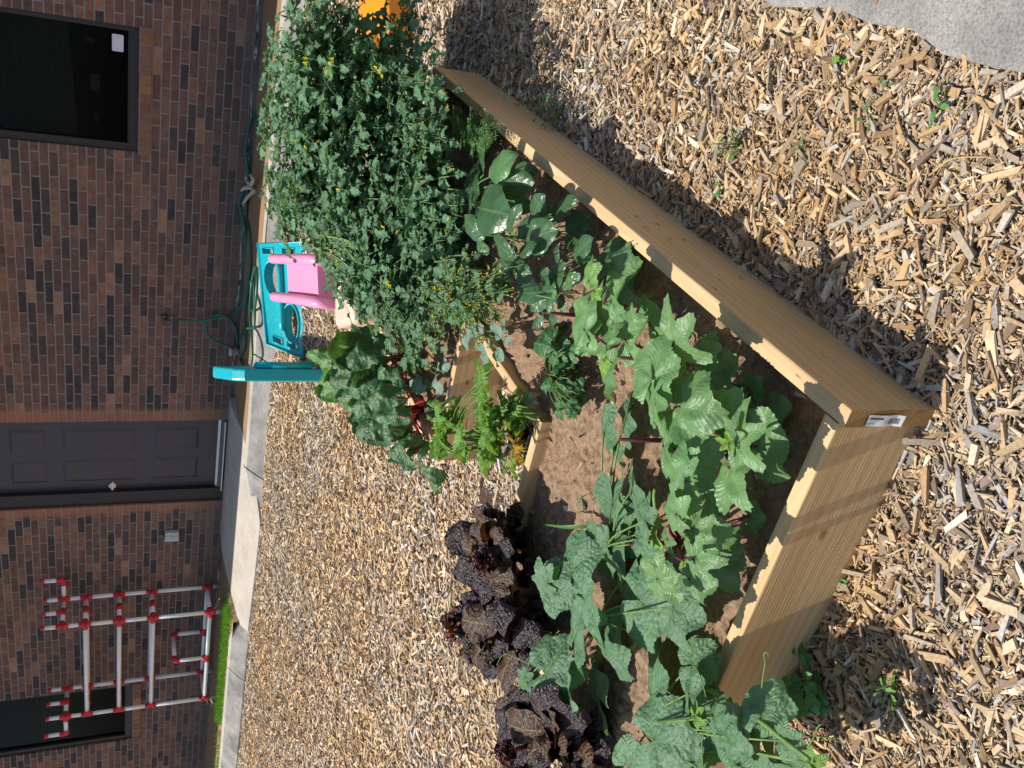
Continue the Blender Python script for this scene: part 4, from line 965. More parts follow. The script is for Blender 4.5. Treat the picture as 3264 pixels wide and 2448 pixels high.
def tipfor(J, tx, ty, jx, jy, f=1.2, lo=-.07, hi=.34):
    """tip of a leaf seen at pixel (tx, ty): pick the height that gives it a length in keeping with its size in the photo"""
    d = (np.asarray(J)-CAMP)@FW; target = math.hypot(tx-jx, ty-jy)/FPX*d*f; best = None
    for z in np.linspace(J[2]+lo, J[2]+hi, 42):
        if z > H-.2: break
        T = at(tx, ty, z); e = abs(np.linalg.norm(T-J)-target)+.12*abs(z-J[2])
        if best is None or e < best[0]: best = (e, T)
    return best[1]
def leafset(specs, mbs, kw, base=None, stm=None, pr=.0028, axis_top=None):
    """specs: (jx, jy, tx, ty, z[, dz[, extra]]) photo pixels of stalk joint and tip, height of the joint above the ground"""
    for sp in specs:
        jx, jy, tx, ty, z = sp[:5]; dz = sp[5] if len(sp) > 5 and sp[5] is not None else -.012
        ex = dict(kw); 
        if len(sp) > 6: ex.update(sp[6])
        J = at(jx, jy, z); T = tipfor(J, tx, ty, jx, jy, 1.5, -.05, .03) if dz == -.012 else at(tx, ty, z+dz); fn = ex.pop('fn', palm); fn(mbs, J, T, **ex)
        if base is not None:
            b = np.asarray(base); h = .35 if axis_top is None else axis_top
            A = b+np.array([(J[0]-b[0])*.12, (J[1]-b[1])*.12, max(.02, (z-b[2])*h)])
            stalk(stm, A, J, pr*1.25, pr*.75, .12)

# ---------------- okra
okw = dict(fn=palm, lobes=5, depth=.20, teeth=.10, tn=46, back=.52, cup=.20, rip=.075)
OST = dict(depth=.46, sharp=1.2, teeth=.12, rip=.05); ORD = dict(depth=.06, teeth=.05, back=.72, cup=.15, rip=.07, gap=.12); YB = dict(col=(1.5, 1.5, .5), depth=.5)
okra = [
 ('okra plant with the largest pale lobed leaf, nearest the long right board', (2212, 1150), [(2077, 1207, 2110, 1066, .40, -.015, dict(depth=.17, back=.66, rip=.04, cup=.1)), (2144, 1098, 2200, 1003, .37, None, OST), (2256, 1192, 2345, 1152, .27), (2238, 1143, 2272, 1097, .30), (2189, 1181, 2186, 1101, .23, None, ORD), (2067, 1027, 2082, 965, .25, None, ORD), (1990, 1082, 2040, 1018, .34, None, dict(rip=.11)), (2358, 1262, 2384, 1286, .20, None, ORD), (2389, 1243, 2414, 1207, .2, None, ORD), (2100, 1180, 2080, 1240, .30)]),
 ('okra plant between the pepper with dark leaves and the herb clump', (1965, 1010), [(1948, 958, 1968, 894, .34, None, dict(rip=.1, depth=.1)), (1912, 1030, 1952, 985, .33, None, dict(rip=.1)), (1877, 894, 1874, 808, .40, .0, dict(depth=.3, back=.4, col=(1.3, 1.25, .9))), (1962, 888, 2032, 842, .25, None, dict(rip=.14)), (1932, 878, 2010, 820, .21, None, ORD), (1862, 1052, 1814, 966, .36, None, dict(back=.35)), (1862, 1052, 1878, 1118, .35, None, dict(back=.35)), (1932, 1100, 1926, 1032, .38, None, OST), (1927, 1169, 1944, 1250, .33), (1925, 1150, 1905, 1200, .34, None, YB), (1895, 930, 1905, 955, .38, None, YB)]),
 ('okra plant with a star shaped leaf facing the near corner of the planter', (2400, 1430), [(2341, 1404, 2432, 1358, .40, None, OST), (2341, 1404, 2325, 1330, .40, None, dict(depth=.4, back=.3)), (2324, 1492, 2358, 1605, .37, None, dict(depth=.3, rip=.06, back=.6)), (2453, 1324, 2505, 1298, .18, None, ORD), (2436, 1356, 2413, 1310, .18, None, ORD), (2414, 1423, 2509, 1431, .25, None, ORD), (2324, 1414, 2281, 1400, .42, .02, YB), (2290, 1348, 2326, 1262, .30, None, dict(back=.7))]),
 ('okra plant with puckered leaves beside the bare patch of soil', (2230, 1400), [(2166, 1296, 2274, 1307, .37, None, dict(rip=.1, depth=.1)), (2138, 1391, 2222, 1367, .33, None, dict(rip=.1)), (2138, 1391, 2155, 1450, .33), (2194, 1483, 2265, 1418, .35, None, dict(depth=.1)), (2114, 1423, 2137, 1502, .37, None, OST), (2080, 1262, 2060, 1370, .40, None, OST), (2080, 1262, 2125, 1300, .38, None, dict(depth=.45)), (2212, 1581, 2320, 1594, .30), (2187, 1534, 2100, 1500, .40, None, dict(depth=.4)), (2187, 1540, 2200, 1575, .38, None, YB)]),
 ('okra plant with a riddled leaf full of holes, next to the cucumber vines', (2250, 1720), [(2156, 1639, 2100, 1590, .43, None, dict(depth=.34, back=.75)), (2127, 1719, 2117, 1768, .40, None, OST), (2207, 1682, 2295, 1671, .35, None, dict(rip=.1, depth=.12)), (2212, 1785, 2288, 1796, .40, None, OST), (2094, 1847, 2162, 1838, .42, None, dict(depth=.28, back=.8, col=(1.2, 1.15, 1))), (2197, 1847, 2266, 1878, .35, None, dict(rip=.1)), (2291, 1774, 2374, 1788, .24, None, dict(depth=.15)), (2390, 1645, 2430, 1665, .2, None, ORD), (2180, 1790, 2165, 1815, .42, .01, YB), (2160, 1600, 2200, 1640, .40, None, YB)]),
]
for lb, bp, specs in okra:
    b = soilpt(*bp); m1, m2 = MB(), MB(); leafset(specs, m1, okw, b, m2, .0032)
    m2.tube([b-(0, 0, .02), b+(0, 0, .10), b+(.005, 0, .2)], [.007, .006, .004], 8)
    plant('okra_plant', lb, 'okra plant', b, 'okra plants in the planter', [('stem', m2, STB), ('foliage', m1, OKRA)])
# ---------------- cucumbers
ckw = dict(fn=palm, lobes=5, depth=.13, teeth=.07, tn=40, back=.62, cup=.22, rip=.05, gap=.32, point=.05)
CB = dict(back=.8, cup=.12); CY = dict(col=(1.6, 1.5, .5), depth=.3)
def tendril(mb, pts, z, r=.0014):
    P = [at(x, y, z+dz) for x, y, dz in pts]; mb.tube(catmull(P, 6), np.linspace(r*1.2, r*.6, (len(P)-1)*6+1), 5, col=(1.2, 1.2, .8))
cukes = [
 ('cucumber vine with flat grey green leaves on the bare soil', (1990, 1740), [(2014, 1562, 2012, 1644, .29, None, dict(back=.75)), (1952, 1605, 1941, 1690, .26, None, CB), (1952, 1605, 1968, 1540, .26, None, dict(back=.35)), (2057, 1661, 2022, 1606, .37, None, dict(depth=.25)), (1972, 1671, 2014, 1749, .22), (1907, 1761, 1926, 1692, .25, None, CB), (2060, 1730, 2045, 1790, .3), (2080, 1690, 2085, 1740, .32, None, CY), (2030, 1720, 2060, 1745, .36, None, dict(depth=.3)), (1925, 1375, 1930, 1300, .26), (1960, 1420, 1955, 1470, .24), (1995, 1330, 1975, 1400, .26)],
   [[(2010, 1720, .0), (2004, 1703, .02), (2006, 1692, .03), (2012, 1698, .03)], [(1985, 1540, 0), (1984, 1500, .02), (1983, 1470, .01)]], [[(2090, 1630), (2085, 1580), (2088, 1560)], [(1922, 1772), (1955, 1800), (1995, 1845)]]),
 ('cucumber vine with big textured leaves leaning over the purple lettuce', (1960, 1960), [(1817, 1811, 1888, 1752, .30, None, dict(back=.7)), (1817, 1811, 1842, 1878, .29, None, dict(back=.3)), (1993, 1846, 1984, 1985, .26, None, dict(back=.75, rip=.025)), (1860, 1911, 1905, 1978, .35, None, CB), (1828, 2037, 1838, 1936, .32, None, dict(back=.8, cup=.15)), (1926, 2067, 1950, 2157, .37, None, dict(back=.85)), (1946, 2040, 1962, 1962, .22, None, CB), (2145, 1935, 2229, 1984, .35, None, dict(depth=.2)), (2036, 1913, 2140, 1974, .32), (2100, 1995, 2132, 2097, .19, None, CB), (1739, 2143, 1837, 2137, .35, None, dict(back=.85, depth=.18)), (1811, 2194, 1818, 2254, .33, None, CB), (1906, 2224, 1866, 2140, .23, None, CB), (1679, 2169, 1650, 2200, .34, None, dict(depth=.35)), (1679, 2169, 1663, 2127, .35, None, dict(depth=.35)), (1690, 2168, 1716, 2150, .34), (1744, 1861, 1682, 1852, .34, None, dict(depth=.35)), (1753, 1861, 1812, 1917, .33), (1748, 1855, 1765, 1815, .33, None, CY), (2050, 2020, 2094, 2030, .3)],
   [[(1700, 2120, 0), (1660, 2105, .02), (1615, 2085, .04), (1595, 2098, .05), (1583, 2120, .05)], [(1783, 2010, 0), (1770, 2022, -.01), (1757, 2026, .0), (1752, 2020, 0), (1758, 2016, 0)]], [[(1787, 2114), (1840, 2105), (1890, 2089)], [(2078, 1940), (2062, 1990), (2030, 2047), (1985, 2090)], [(1770, 1852), (1800, 1842), (1835, 1830)]]),
 ('cucumber vine spilling over the near board onto the mulch', (2120, 2290), [(2074, 2215, 2046, 2075, .27, None, dict(back=.8, rip=.03)), (2194, 2212, 2187, 2118, .34, None, dict(depth=.18, back=.7)), (2204, 2123, 2276, 2158, .28), (2204, 2123, 2270, 2092, .27), (2425, 2281, 2466, 2162, .30, -.03, dict(back=.6)), (2425, 2281, 2505, 2275, .29, -.03, dict(back=.5)), (2489, 2362, 2540, 2350, .31, None, dict(depth=.3)), (2386, 2367, 2420, 2430, .25), (2305, 2330, 2366, 2398, .31, None, CB), (2197, 2318, 2280, 2410, .28, None, dict(back=.7)), (2084, 2360, 2198, 2385, .34, None, dict(back=.75)), (2273, 2286, 2294, 2334, .37, None, dict(depth=.25)), (2215, 2285, 2236, 2258, .38, None, CY), (2215, 2285, 2222, 2318, .38, None, CY), (2221, 2445, 2220, 2395, .32), (2360, 2442, 2310, 2394, .24), (2520, 2442, 2542, 2384, .23), (2585, 2435, 2625, 2420, .26, None, CY), (2580, 2430, 2560, 2402, .26, None, CY), (2340, 2300, 2375, 2340, .26, None, CB), (2000, 2440, 2060, 2400, .25), (2440, 2400, 2470, 2448, .22)],
   [[(2428, 2192, 0), (2435, 2138, .02), (2439, 2114, .03), (2435, 2086, .04), (2444, 2080, .04), (2451, 2093, .04)], [(2569, 2389, 0), (2589, 2360, .02), (2604, 2321, .03), (2619, 2308, .03)], [(2599, 2345, 0), (2638, 2350, -.02), (2692, 2372, -.04)], [(2211, 2121, .04), (2225, 2140, .05), (2240, 2180, .05), (2250, 2220, .05), (2252, 2249, .05)], [(2240, 2440, .04), (2237, 2380, .05), (2243, 2330, .05)], [(2123, 2200, .03), (2140, 2215, .05), (2150, 2240, .04)]], [[(2140, 2250), (2253, 2197), (2320, 2256), (2418, 2296), (2500, 2360), (2580, 2420)], [(2050, 2420), (2150, 2410), (2320, 2390)]]),
]
for lb, bp, specs, tend, vines in cukes:
    b = soilpt(*bp); m1, m2, m3 = MB(), MB(), []; leafset(specs, m1, ckw, b, m2, .0026)
    for v_ in vines: P = catmull([at(x, y, .27+.01*k) for k, (x, y) in enumerate(v_)], 6); m2.tube(P, np.linspace(.0055, .0042, len(P)), 7)
    for t_ in tend: m3.append(MB()); tendril(m3[-1], t_, .30)
    plant('cucumber_vine', lb, 'cucumber plant', b, 'cucumber vines in the planter', [('stem', m2, STG), ('foliage', m1, CUKE)]+[('tendril', m_, STG) for m_ in m3])
# ---------------- peppers
pkw = dict(fn=pinn, pk=.03, pf=60, wr=.50, droop=.22, fold=.16, rip=.03, nu=14, nv=9, prof=(.75, .62), tn=5, curl=.12)
NAR = dict(wr=.34); WID = dict(wr=.62); LT = dict(col=(1.5, 1.45, 1.2))
peps = [
 ('pepper plant with broad glossy leaves touching the long right board', (1600, 620), [(1560, 565, 1654, 495, .36, None, LT), (1579, 589, 1706, 580, .33), (1640, 548, 1715, 541, .25), (1528, 664, 1632, 688, .36, .0, WID), (1618, 644, 1707, 660, .25, None, LT), (1541, 557, 1546, 462, .33, .03), (1531, 661, 1560, 602, .35), (1511, 640, 1512, 525, .34), (1500, 690, 1510, 610, .35), (1545, 760, 1482, 690, .36), (1560, 808, 1520, 775, .34, None, LT), (1550, 570, 1480, 600, .3), (1575, 610, 1580, 650, .3)]),
 ('pepper plant with a tight cluster of pointed upright leaves', (1700, 760), [(1698, 695, 1742, 622, .30, None, WID), (1769, 689, 1840, 631, .28), (1804, 737, 1882, 694, .23, None, WID), (1672, 773, 1784, 730, .36, None, WID), (1618, 737, 1667, 650, .40, None, NAR), (1653, 747, 1732, 698, .34), (1720, 720, 1790, 745, .26), (1690, 690, 1790, 690, .24), (1690, 800, 1760, 790, .28), (1644, 700, 1610, 720, .33, None, LT), (1815, 780, 1885, 745, .22), (1780, 700, 1760, 660, .26)]),
 ('pepper plant with drooping strap shaped leaves in the middle of the row', (1660, 870), [(1644, 823, 1574, 752, .39), (1639, 813, 1645, 752, .40), (1654, 813, 1714, 778, .39), (1644, 833, 1716, 922, .37, -.04, dict(wr=.55, droop=.4, fold=.3)), (1630, 857, 1646, 967, .35, -.05, dict(wr=.4, droop=.4, fold=.3)), (1625, 850, 1588, 940, .34, -.05), (1635, 845, 1575, 850, .38), (1650, 850, 1690, 870, .4, None, LT), (1610, 900, 1600, 960, .3), (1660, 880, 1690, 960, .33), (1650, 800, 1600, 790, .36)]),
 ('pepper plant with bright young leaves beside the okra', (1790, 930), [(1829, 826, 1895, 762, .29, None, WID), (1774, 860, 1784, 770, .30, .02, NAR), (1764, 919, 1804, 836, .37), (1745, 913, 1745, 852, .39, None, LT), (1793, 916, 1850, 874, .37, None, LT), (1762, 936, 1648, 941, .38, None, NAR), (1767, 931, 1732, 856, .39), (1772, 946, 1742, 996, .38), (1733, 1010, 1700, 1046, .28), (1772, 995, 1762, 1050, .28), (1770, 940, 1810, 985, .35), (1755, 945, 1690, 985, .36), (1800, 950, 1790, 1010, .3), (1760, 950, 1775, 925, .42, None, dict(col=(2, 1.9, 1))), (1850, 845, 1905, 830, .24), (1830, 790, 1800, 750, .27)]),
]
for lb, bp, specs in peps:
    b = soilpt(*bp); m1, m2 = MB(), MB(); leafset(specs, m1, pkw, b, m2, .0024, .5)
    m2.tube([b-(0, 0, .02), b+(0, 0, .1), b+(0, .004, .2)], [.006, .005, .003], 7)
    plant('pepper_plant', lb, 'pepper plant', b, 'pepper plants along the right board', [('stem', m2, STG), ('foliage', m1, PEPL)])
# ---------------- small leaved herb clump
b = soilpt(1800, 1190); m1, m2 = MB(), MB()
hk = dict(fn=pinn, wr=.68, droop=.3, fold=-.25, rip=.05, nu=9, nv=7, prof=(.55, .5), curl=.45)
sp = []
for k in range(95):
    cx, cy = [(1790, 1120), (1815, 1200), (1775, 1210), (1830, 1260), (1760, 1090), (1805, 1290)][k % 6]; an = random.uniform(0, 6.28); r_ = random.uniform(4, 30)
    jx, jy = cx+r_*math.cos(an), cy+r_*math.sin(an); l_ = random.uniform(18, 36); a2 = an+random.uniform(-.7, .7)
    sp.append((jx, jy, jx+l_*math.cos(a2), jy+l_*math.sin(a2), random.uniform(.22, .32), random.uniform(-.02, .005)))
sp += [(1755, 1105, 1702, 1094, .34, .0, dict(curl=.1, wr=.6, col=(.7, .8, .8))), (1760, 1085, 1735, 1058, .34, .0, dict(curl=.1, col=(.7, .8, .8))), (1765, 1110, 1762, 1170, .35, .0, dict(curl=.1, wr=.6, col=(.7, .8, .8)))]
leafset(sp, m1, hk, b, m2, .0016)
plant('herb_plant', 'low herb with many small rounded puckered leaves between notch and okra', 'herb', b, None, [('stem', m2, STG), ('foliage', m1, BASL)])
# ---------------- grey green seedlings hanging over the notch corner
m1, m2 = MB(), MB(); b = soilpt(1600, 1060)
kk = dict(fn=pinn, wr=.62, droop=.2, fold=.12, rip=.07, nu=10, nv=7, prof=(.5, .5), tn=4)
leafset([(1505, 1052, 1487, 1112, .33), (1530, 1085, 1552, 1128, .34), (1598, 1078, 1574, 1020, .34), (1545, 1118, 1556, 1178, .33), (1592, 1108, 1586, 1170, .33), (1588, 1112, 1606, 1150, .33), (1606, 1080, 1632, 1092, .32), (1520, 1070, 1505, 1028, .33), (1560, 1080, 1562, 1110, .34), (1540, 1100, 1515, 1110, .33), (1615, 1060, 1605, 1020, .30), (1570, 1055, 1560, 1020, .32), (1545, 1060, 1525, 1030, .34), (1515, 1085, 1530, 1110, .34)], m1, kk, b, m2, .002)
plant('kale_seedling', 'pale grey green lobed leaves draped over the inner corner of the notch', 'kale plant', b, 'grey green kale in the planter', [('stem', m2, STG), ('foliage', m1, KALE)])
m1, m2 = MB(), MB(); b = soilpt(1410, 1150)
leafset([(1410, 1185, 1437, 1163, .28), (1320, 1205, 1356, 1252, .33), (1388, 1192, 1412, 1262, .31, None, NAR), (1400, 1180, 1398, 1155, .29), (1325, 1215, 1305, 1245, .32), (1420, 1175, 1416, 1140, .27)], m1, kk, b, m2, .002)
plant('kale_seedling', 'few grey green leaves between the red stemmed chard and the notch board', 'kale plant', b, 'grey green kale in the planter', [('stem', m2, STG), ('foliage', m1, KALE)])

# ---------------- chard
chk = dict(fn=pinn, wr=.6, droop=.5, fold=-.1, rip=.11, nu=28, nv=17, prof=(.5, .62), tn=5, curl=.25, pk=.07, pf=60)
CBR = dict(col=(1.5, 1.6, .9)); 
chard = [
 ('chard with large crinkled leaves below the peach toy base', (1345, 1130), [(1195, 1125, 1062, 1080, .40), (1215, 1165, 1040, 1120, .42), (1200, 1150, 978, 1136, .40, .0, dict(col=(1.5, 1.6, .9), wr=.3)), (1235, 1185, 1060, 1175, .44), (1230, 1110, 1150, 1050, .38), (1245, 1200, 1120, 1210, .46), (1250, 1150, 1320, 1180, .38, .0, dict(wr=.45, col=(1.6, 1.7, 1.4))), (1285, 1095, 1270, 1160, .36), (1200, 1090, 1110, 1062, .36), (1240, 1140, 1100, 1140, .47), (1260, 1120, 1190, 1090, .42)]),
 ('chard with dark puckered leaves beside the far notch board', (1360, 1215), [(1250, 1215, 1042, 1215, .40), (1260, 1240, 1075, 1270, .40), (1265, 1225, 1110, 1235, .46), (1280, 1260, 1120, 1300, .42), (1270, 1250, 1180, 1250, .45, .0, CBR), (1290, 1215, 1200, 1180, .44), (1300, 1190, 1330, 1255, .34, None, dict(col=(1.4, 1.4, 1.3))), (1255, 1245, 1018, 1225, .36, None, dict(col=(1.5, 1.6, .9))), (1300, 1270, 1170, 1270, .48), (1310, 1245, 1250, 1225, .44)]),
 ('chard with bright red stalks and one long leaf hanging over the mulch', (1365, 1300), [(1280, 1295, 1115, 1330, .40), (1290, 1320, 1130, 1385, .40), (1295, 1320, 1180, 1340, .46), (1310, 1340, 1165, 1395, .38), (1320, 1350, 1240, 1390, .42), (1330, 1375, 1245, 1470, .36), (1345, 1400, 1285, 1500, .33), (1325, 1420, 1408, 1572, .36, -.06, dict(wr=.34, droop=.3)), (1320, 1330, 1230, 1325, .47), (1350, 1380, 1375, 1455, .30, -.02, dict(col=(1.3, 1.3, .8), wr=.35)), (1355, 1280, 1375, 1340, .34), (1305, 1310, 1250, 1285, .45, .0, CBR)]),
]
for lb, bp, specs in chard:
    b = soilpt(*bp); m1, m2 = MB(), MB()
    for sp in specs:
        J = at(sp[0], sp[1], sp[4]-.09); T = tipfor(J, sp[2], sp[3], sp[0], sp[1], 1.12, -.08, .3); ex = dict(chk); ex.update(sp[6] if len(sp) > 6 else {}); ex.pop('fn'); pinn(m1, J, T, **ex)
        mid = (b+J)/2+np.array([0, 0, .04]); tip = J+(T-J)*.62+np.array([0, 0, .018]); P = catmull([b+np.array([random.uniform(-.02, .02), random.uniform(-.02, .02), -.01]), mid, J+np.array([0, 0, .001]), tip], 5); m2.tube(P, np.linspace(.0085, .0014, len(P)), 7)
    plant('chard_plant', lb, 'chard', b, 'red stemmed chard plants', [('stem', m2, STC), ('foliage', m1, CHARDL)])

# ---------------- purple lettuce
lkw = dict(fn=pinn, wr=.68, droop=.30, fold=.12, rip=.07, nu=22, nv=13, prof=(.42, .6), tn=6, curl=.15, pk=.025, pf=70)
LS = lambda **k: k
letts = [
 ('dark purple lettuce nearest the notch, with the tallest brown leaf', (1660, 1745), [(1589, 1648, 1537, 1551, .36, .04, 1), (1576, 1686, 1518, 1633, .38, .03, 1), (1541, 1714, 1432, 1716, .34, -.02, 0), (1533, 1766, 1464, 1838, .33, -.03, 0), (1610, 1736, 1570, 1690, .40, .02, 1), (1601, 1783, 1624, 1730, .40, 0, 0), (1636, 1864, 1580, 1783, .38, 0, 1), (1657, 1864, 1709, 1800, .30, 0, 0), (1606, 1864, 1533, 1813, .36, 0, 0), (1640, 1680, 1655, 1616, .28, .03, 0), (1627, 1907, 1592, 1866, .36, 0, 1), (1560, 1760, 1500, 1770, .39, 0, 1), (1600, 1690, 1640, 1640, .30, 0, 0), (1600, 1740, 1560, 1800, .40, 0, 1), (1640, 1740, 1690, 1700, .26, -.02, 0), (1570, 1850, 1510, 1880, .34, 0, 0), (1650, 1780, 1700, 1780, .26, -.02, 0), (1610, 1660, 1580, 1620, .3, .02, 0)]),
 ('dark purple lettuce with a frilled red heart, in the middle of the row', (1670, 2010), [(1589, 1884, 1515, 1844, .36, 0, 0), (1633, 1898, 1580, 1880, .38, 0, 1), (1564, 1943, 1480, 1918, .36, 0, 0), (1594, 1994, 1483, 1975, .40, 0, 1), (1560, 2010, 1452, 2002, .38, .0, 0), (1589, 2020, 1515, 2105, .35, -.02, 1), (1584, 2100, 1544, 2144, .32, -.03, 0), (1648, 2066, 1606, 2180, .32, -.03, 1), (1726, 2031, 1604, 1984, .34, 0, 0), (1736, 1943, 1676, 1912, .30, 0, 0), (1785, 2090, 1735, 2025, .28, 0, 1), (1700, 2080, 1660, 2150, .30, 0, 0), (1640, 1960, 1560, 1960, .42, 0, 0), (1560, 1975, 1500, 2030, .42, 0, 1), (1700, 1990, 1740, 1960, .26, 0, 0), (1680, 1950, 1640, 1900, .34, 0, 1), (1720, 2120, 1780, 2120, .26, -.02, 0), (1620, 2040, 1580, 2080, .38, 0, 0), (1640, 2110, 1570, 2110, .3, 0, 0)]),
 ('dark purple lettuce at the left picture corner, closest to the camera', (1800, 2350), [(1726, 2284, 1622, 2232, .34, 0, 0), (1760, 2331, 1630, 2306, .38, 0, 1), (1760, 2366, 1690, 2404, .40, 0, 1), (1781, 2327, 1756, 2270, .40, .03, 1), (1781, 2330, 1804, 2392, .38, 0, 1), (1871, 2314, 1708, 2241, .34, 0, 0), (1871, 2300, 1945, 2280, .27, -.02, 0), (1850, 2360, 1884, 2426, .30, 0, 1), (1764, 2426, 1672, 2340, .36, 0, 0), (1720, 2380, 1600, 2365, .37, 0, 0), (1700, 2400, 1612, 2420, .36, 0, 0), (1860, 2400, 1940, 2400, .26, -.02, 0), (1900, 2360, 1960, 2350, .25, -.02, 0), (1740, 2440, 1660, 2470, .34, 0, 1), (1820, 2440, 1860, 2500, .3, 0, 0), (1820, 2290, 1770, 2240, .32, 0, 0), (1880, 2440, 1930, 2470, .26, 0, 1), (1690, 2330, 1620, 2330, .40, 0, 0)]),
]
heads = [(1560, 1790, .40), (1455, 1990, .42), (1640, 2390, .42)]
for (lb, bp, specs), (hx_, hy_, hz2) in zip(letts, heads):
    b = soilpt(*bp); ma, mb_, m2 = MB(), MB(), MB()
    for (jx, jy, tx, ty, z, dz, kind) in specs:
        J = at(jx, jy, z-.03); T = tipfor(J, tx, ty, jx, jy, 1.3, -.06, .2); T = J+(T-J)*1.12; ex = dict(lkw); ex.pop('fn'); pinn(mb_ if kind else ma, J, T, **ex)
        pinn(ma, b+(J-b)*.12, J+(T-J)*.15, wr=.30, droop=.1, fold=.3, prof=(.3, .5), roll=random.uniform(-.2, .2)); stalk(m2, b, J, .006, .003, .1)
    hc = at(hx_, hy_, hz2)
    for k in range(34):
        an = random.uniform(0, 6.28); el = random.uniform(.1, 1.2); d = np.array([math.cos(an)*math.cos(el), math.sin(an)*math.cos(el), math.sin(el)]); l_ = random.uniform(.02, .05); J = hc+d*.012
        pinn(ma if k % 3 else mb_, J, J+d*l_, wr=.8, rip=.16, nu=9, nv=7, prof=(.3, .5), col=(2.6, 1.2, 1.6))
    for k in range(44):      # inner and lower leaves that close the rosette
        an = random.uniform(0, 6.28); d = np.array([math.cos(an), math.sin(an), random.uniform(.1, 1.1)]); d = nrm(d); c0 = b*.55+hc*.45; J = c0+d*random.uniform(.0, .05); 
        pinn(ma if k % 3 else mb_, J, J+d*random.uniform(.09, .15), **{k_: v_ for k_, v_ in lkw.items() if k_ != 'fn'})
    stalk(m2, b, hc, .011, .006, 0)
    plant('purple_lettuce', lb, 'lettuce', b, 'purple lettuces in a row', [('stem', m2, STR), ('dark_foliage', ma, LETL), ('bronze_foliage', mb_, LETB)])

# ---------------- tomatoes
tompoly = [(885, 150), (868, 300), (850, 420), (855, 560), (905, 690), (960, 750), (1040, 800), (1110, 900), (1140, 980), (1190, 1010), (1250, 1060), (1330, 1130), (1400, 1120), (1400, 1010), (1440, 900), (1520, 820), (1500, 640), (1460, 480), (1440, 330), (1395, 190), (1340, 140), (1230, 150), (1130, 60), (1060, 20), (960, 110)]
def tomleaf(mb, ms, J, d, L, col, droop=.35):
    """compound leaf: stalk with toothed leaflets"""
    d = nrm(d); s = np.cross(d, UP); s = nrm(s) if np.linalg.norm(s) > .1 else np.array([1., 0, 0]); n = np.cross(s, d)
    t = np.linspace(0, 1, 7)[:, None]; P = J+d*L*t-UP*L*droop*t**2+n*L*.12*np.sin(t*math.pi)+s*L*random.uniform(-.12, .12)*t**2
    ms.tube(P, np.linspace(.0022, .0009, 7), 5, col=(.9, 1., .9))
    for k, (u, f) in enumerate([(.30, .34), (.55, .46), (.80, .46)]):
        i = int(u*6); b = P[i]
        for sg in (-1, 1):
            ll = L*f*random.uniform(.8, 1.15); dd = nrm(s*sg*.9+d*random.uniform(.2, .55)+n*random.uniform(-.25, .15)-UP*random.uniform(0, .3)); st = b+dd*ll*.16
            pinn(mb, st, st+dd*ll, wr=random.uniform(.44, .6), droop=random.uniform(.1, .45), fold=random.uniform(-.1, .4), rip=.09, nu=11, nv=5, prof=(1.05, .5), teeth=.9, tn=4, col=col, roll=random.uniform(-.5, .5), curl=random.uniform(-.1, .3))
        if k < 2 and random.random() < .6:
            sg = random.choice((-1, 1)); dd = nrm(s*sg+d*.2); bb = P[i+1]; pinn(mb, bb, bb+dd*L*.14, wr=.6, nu=5, nv=3, col=col)
    dd = nrm(P[-1]-P[-2]); ll = L*.5; pinn(mb, P[-1], P[-1]+dd*ll, wr=.58, droop=.35, fold=.2, rip=.09, nu=12, nv=5, prof=(1.05, .5), teeth=.95, tn=4, col=col)
def tomflower(mf, mg, c, r=.011):
    d = nrm(np.array([random.uniform(-.6, .2), random.uniform(-1, -.1), random.uniform(-.2, .8)])); a = nrm(np.cross(d, [.3, .5, .8])); b = np.cross(d, a)
    for k in range(5):
        an = k*2*math.pi/5; e = a*math.cos(an)+b*math.sin(an); pinn(mf, c, c+(e*.9+d*.25)*r, wr=.42, nu=4, nv=3, roll=0, rip=0)
    mf.tube([c, c+d*r*.7], [.0022, .001], 5)
tom = [('tomato plant reaching toward the orange toy at the picture edge', (1330, 240), 1), ('tomato plant with long arching yellow flowered shoots, tallest of the row', (1300, 430), 2), ('tomato plant in front of the pink toy tray', (1340, 650), 3), ('tomato plant beside the red stemmed chard', (1370, 860), 4)]
tips = []
def polyin(x, y): return bool(inside(tompoly, np.array([x]), np.array([y]))[0])
tries = 0
while len(tips) < 150 and tries < 60000:
    tries += 1; x = random.uniform(840, 1530); y = random.uniform(10, 1140)
    if not polyin(x, y) or (x > 1330 and y < 230): continue
    z = random.uniform(.24, .92); P = at(x, y, z)
    if not (2.45 < P[1] < 3.95 and -1.62 < P[0] < -.56): continue
    # canopy: lower toward the camera side and the outer edges
    zm = .93-.62*max(0, 3.4-P[1])-.10*abs(P[0]+1.0)
    if z > zm or z < zm-.30: continue
    if any(np.linalg.norm(P-q_[0]) < .085 for q_ in tips): continue
    tips.append((P, (x, y)))
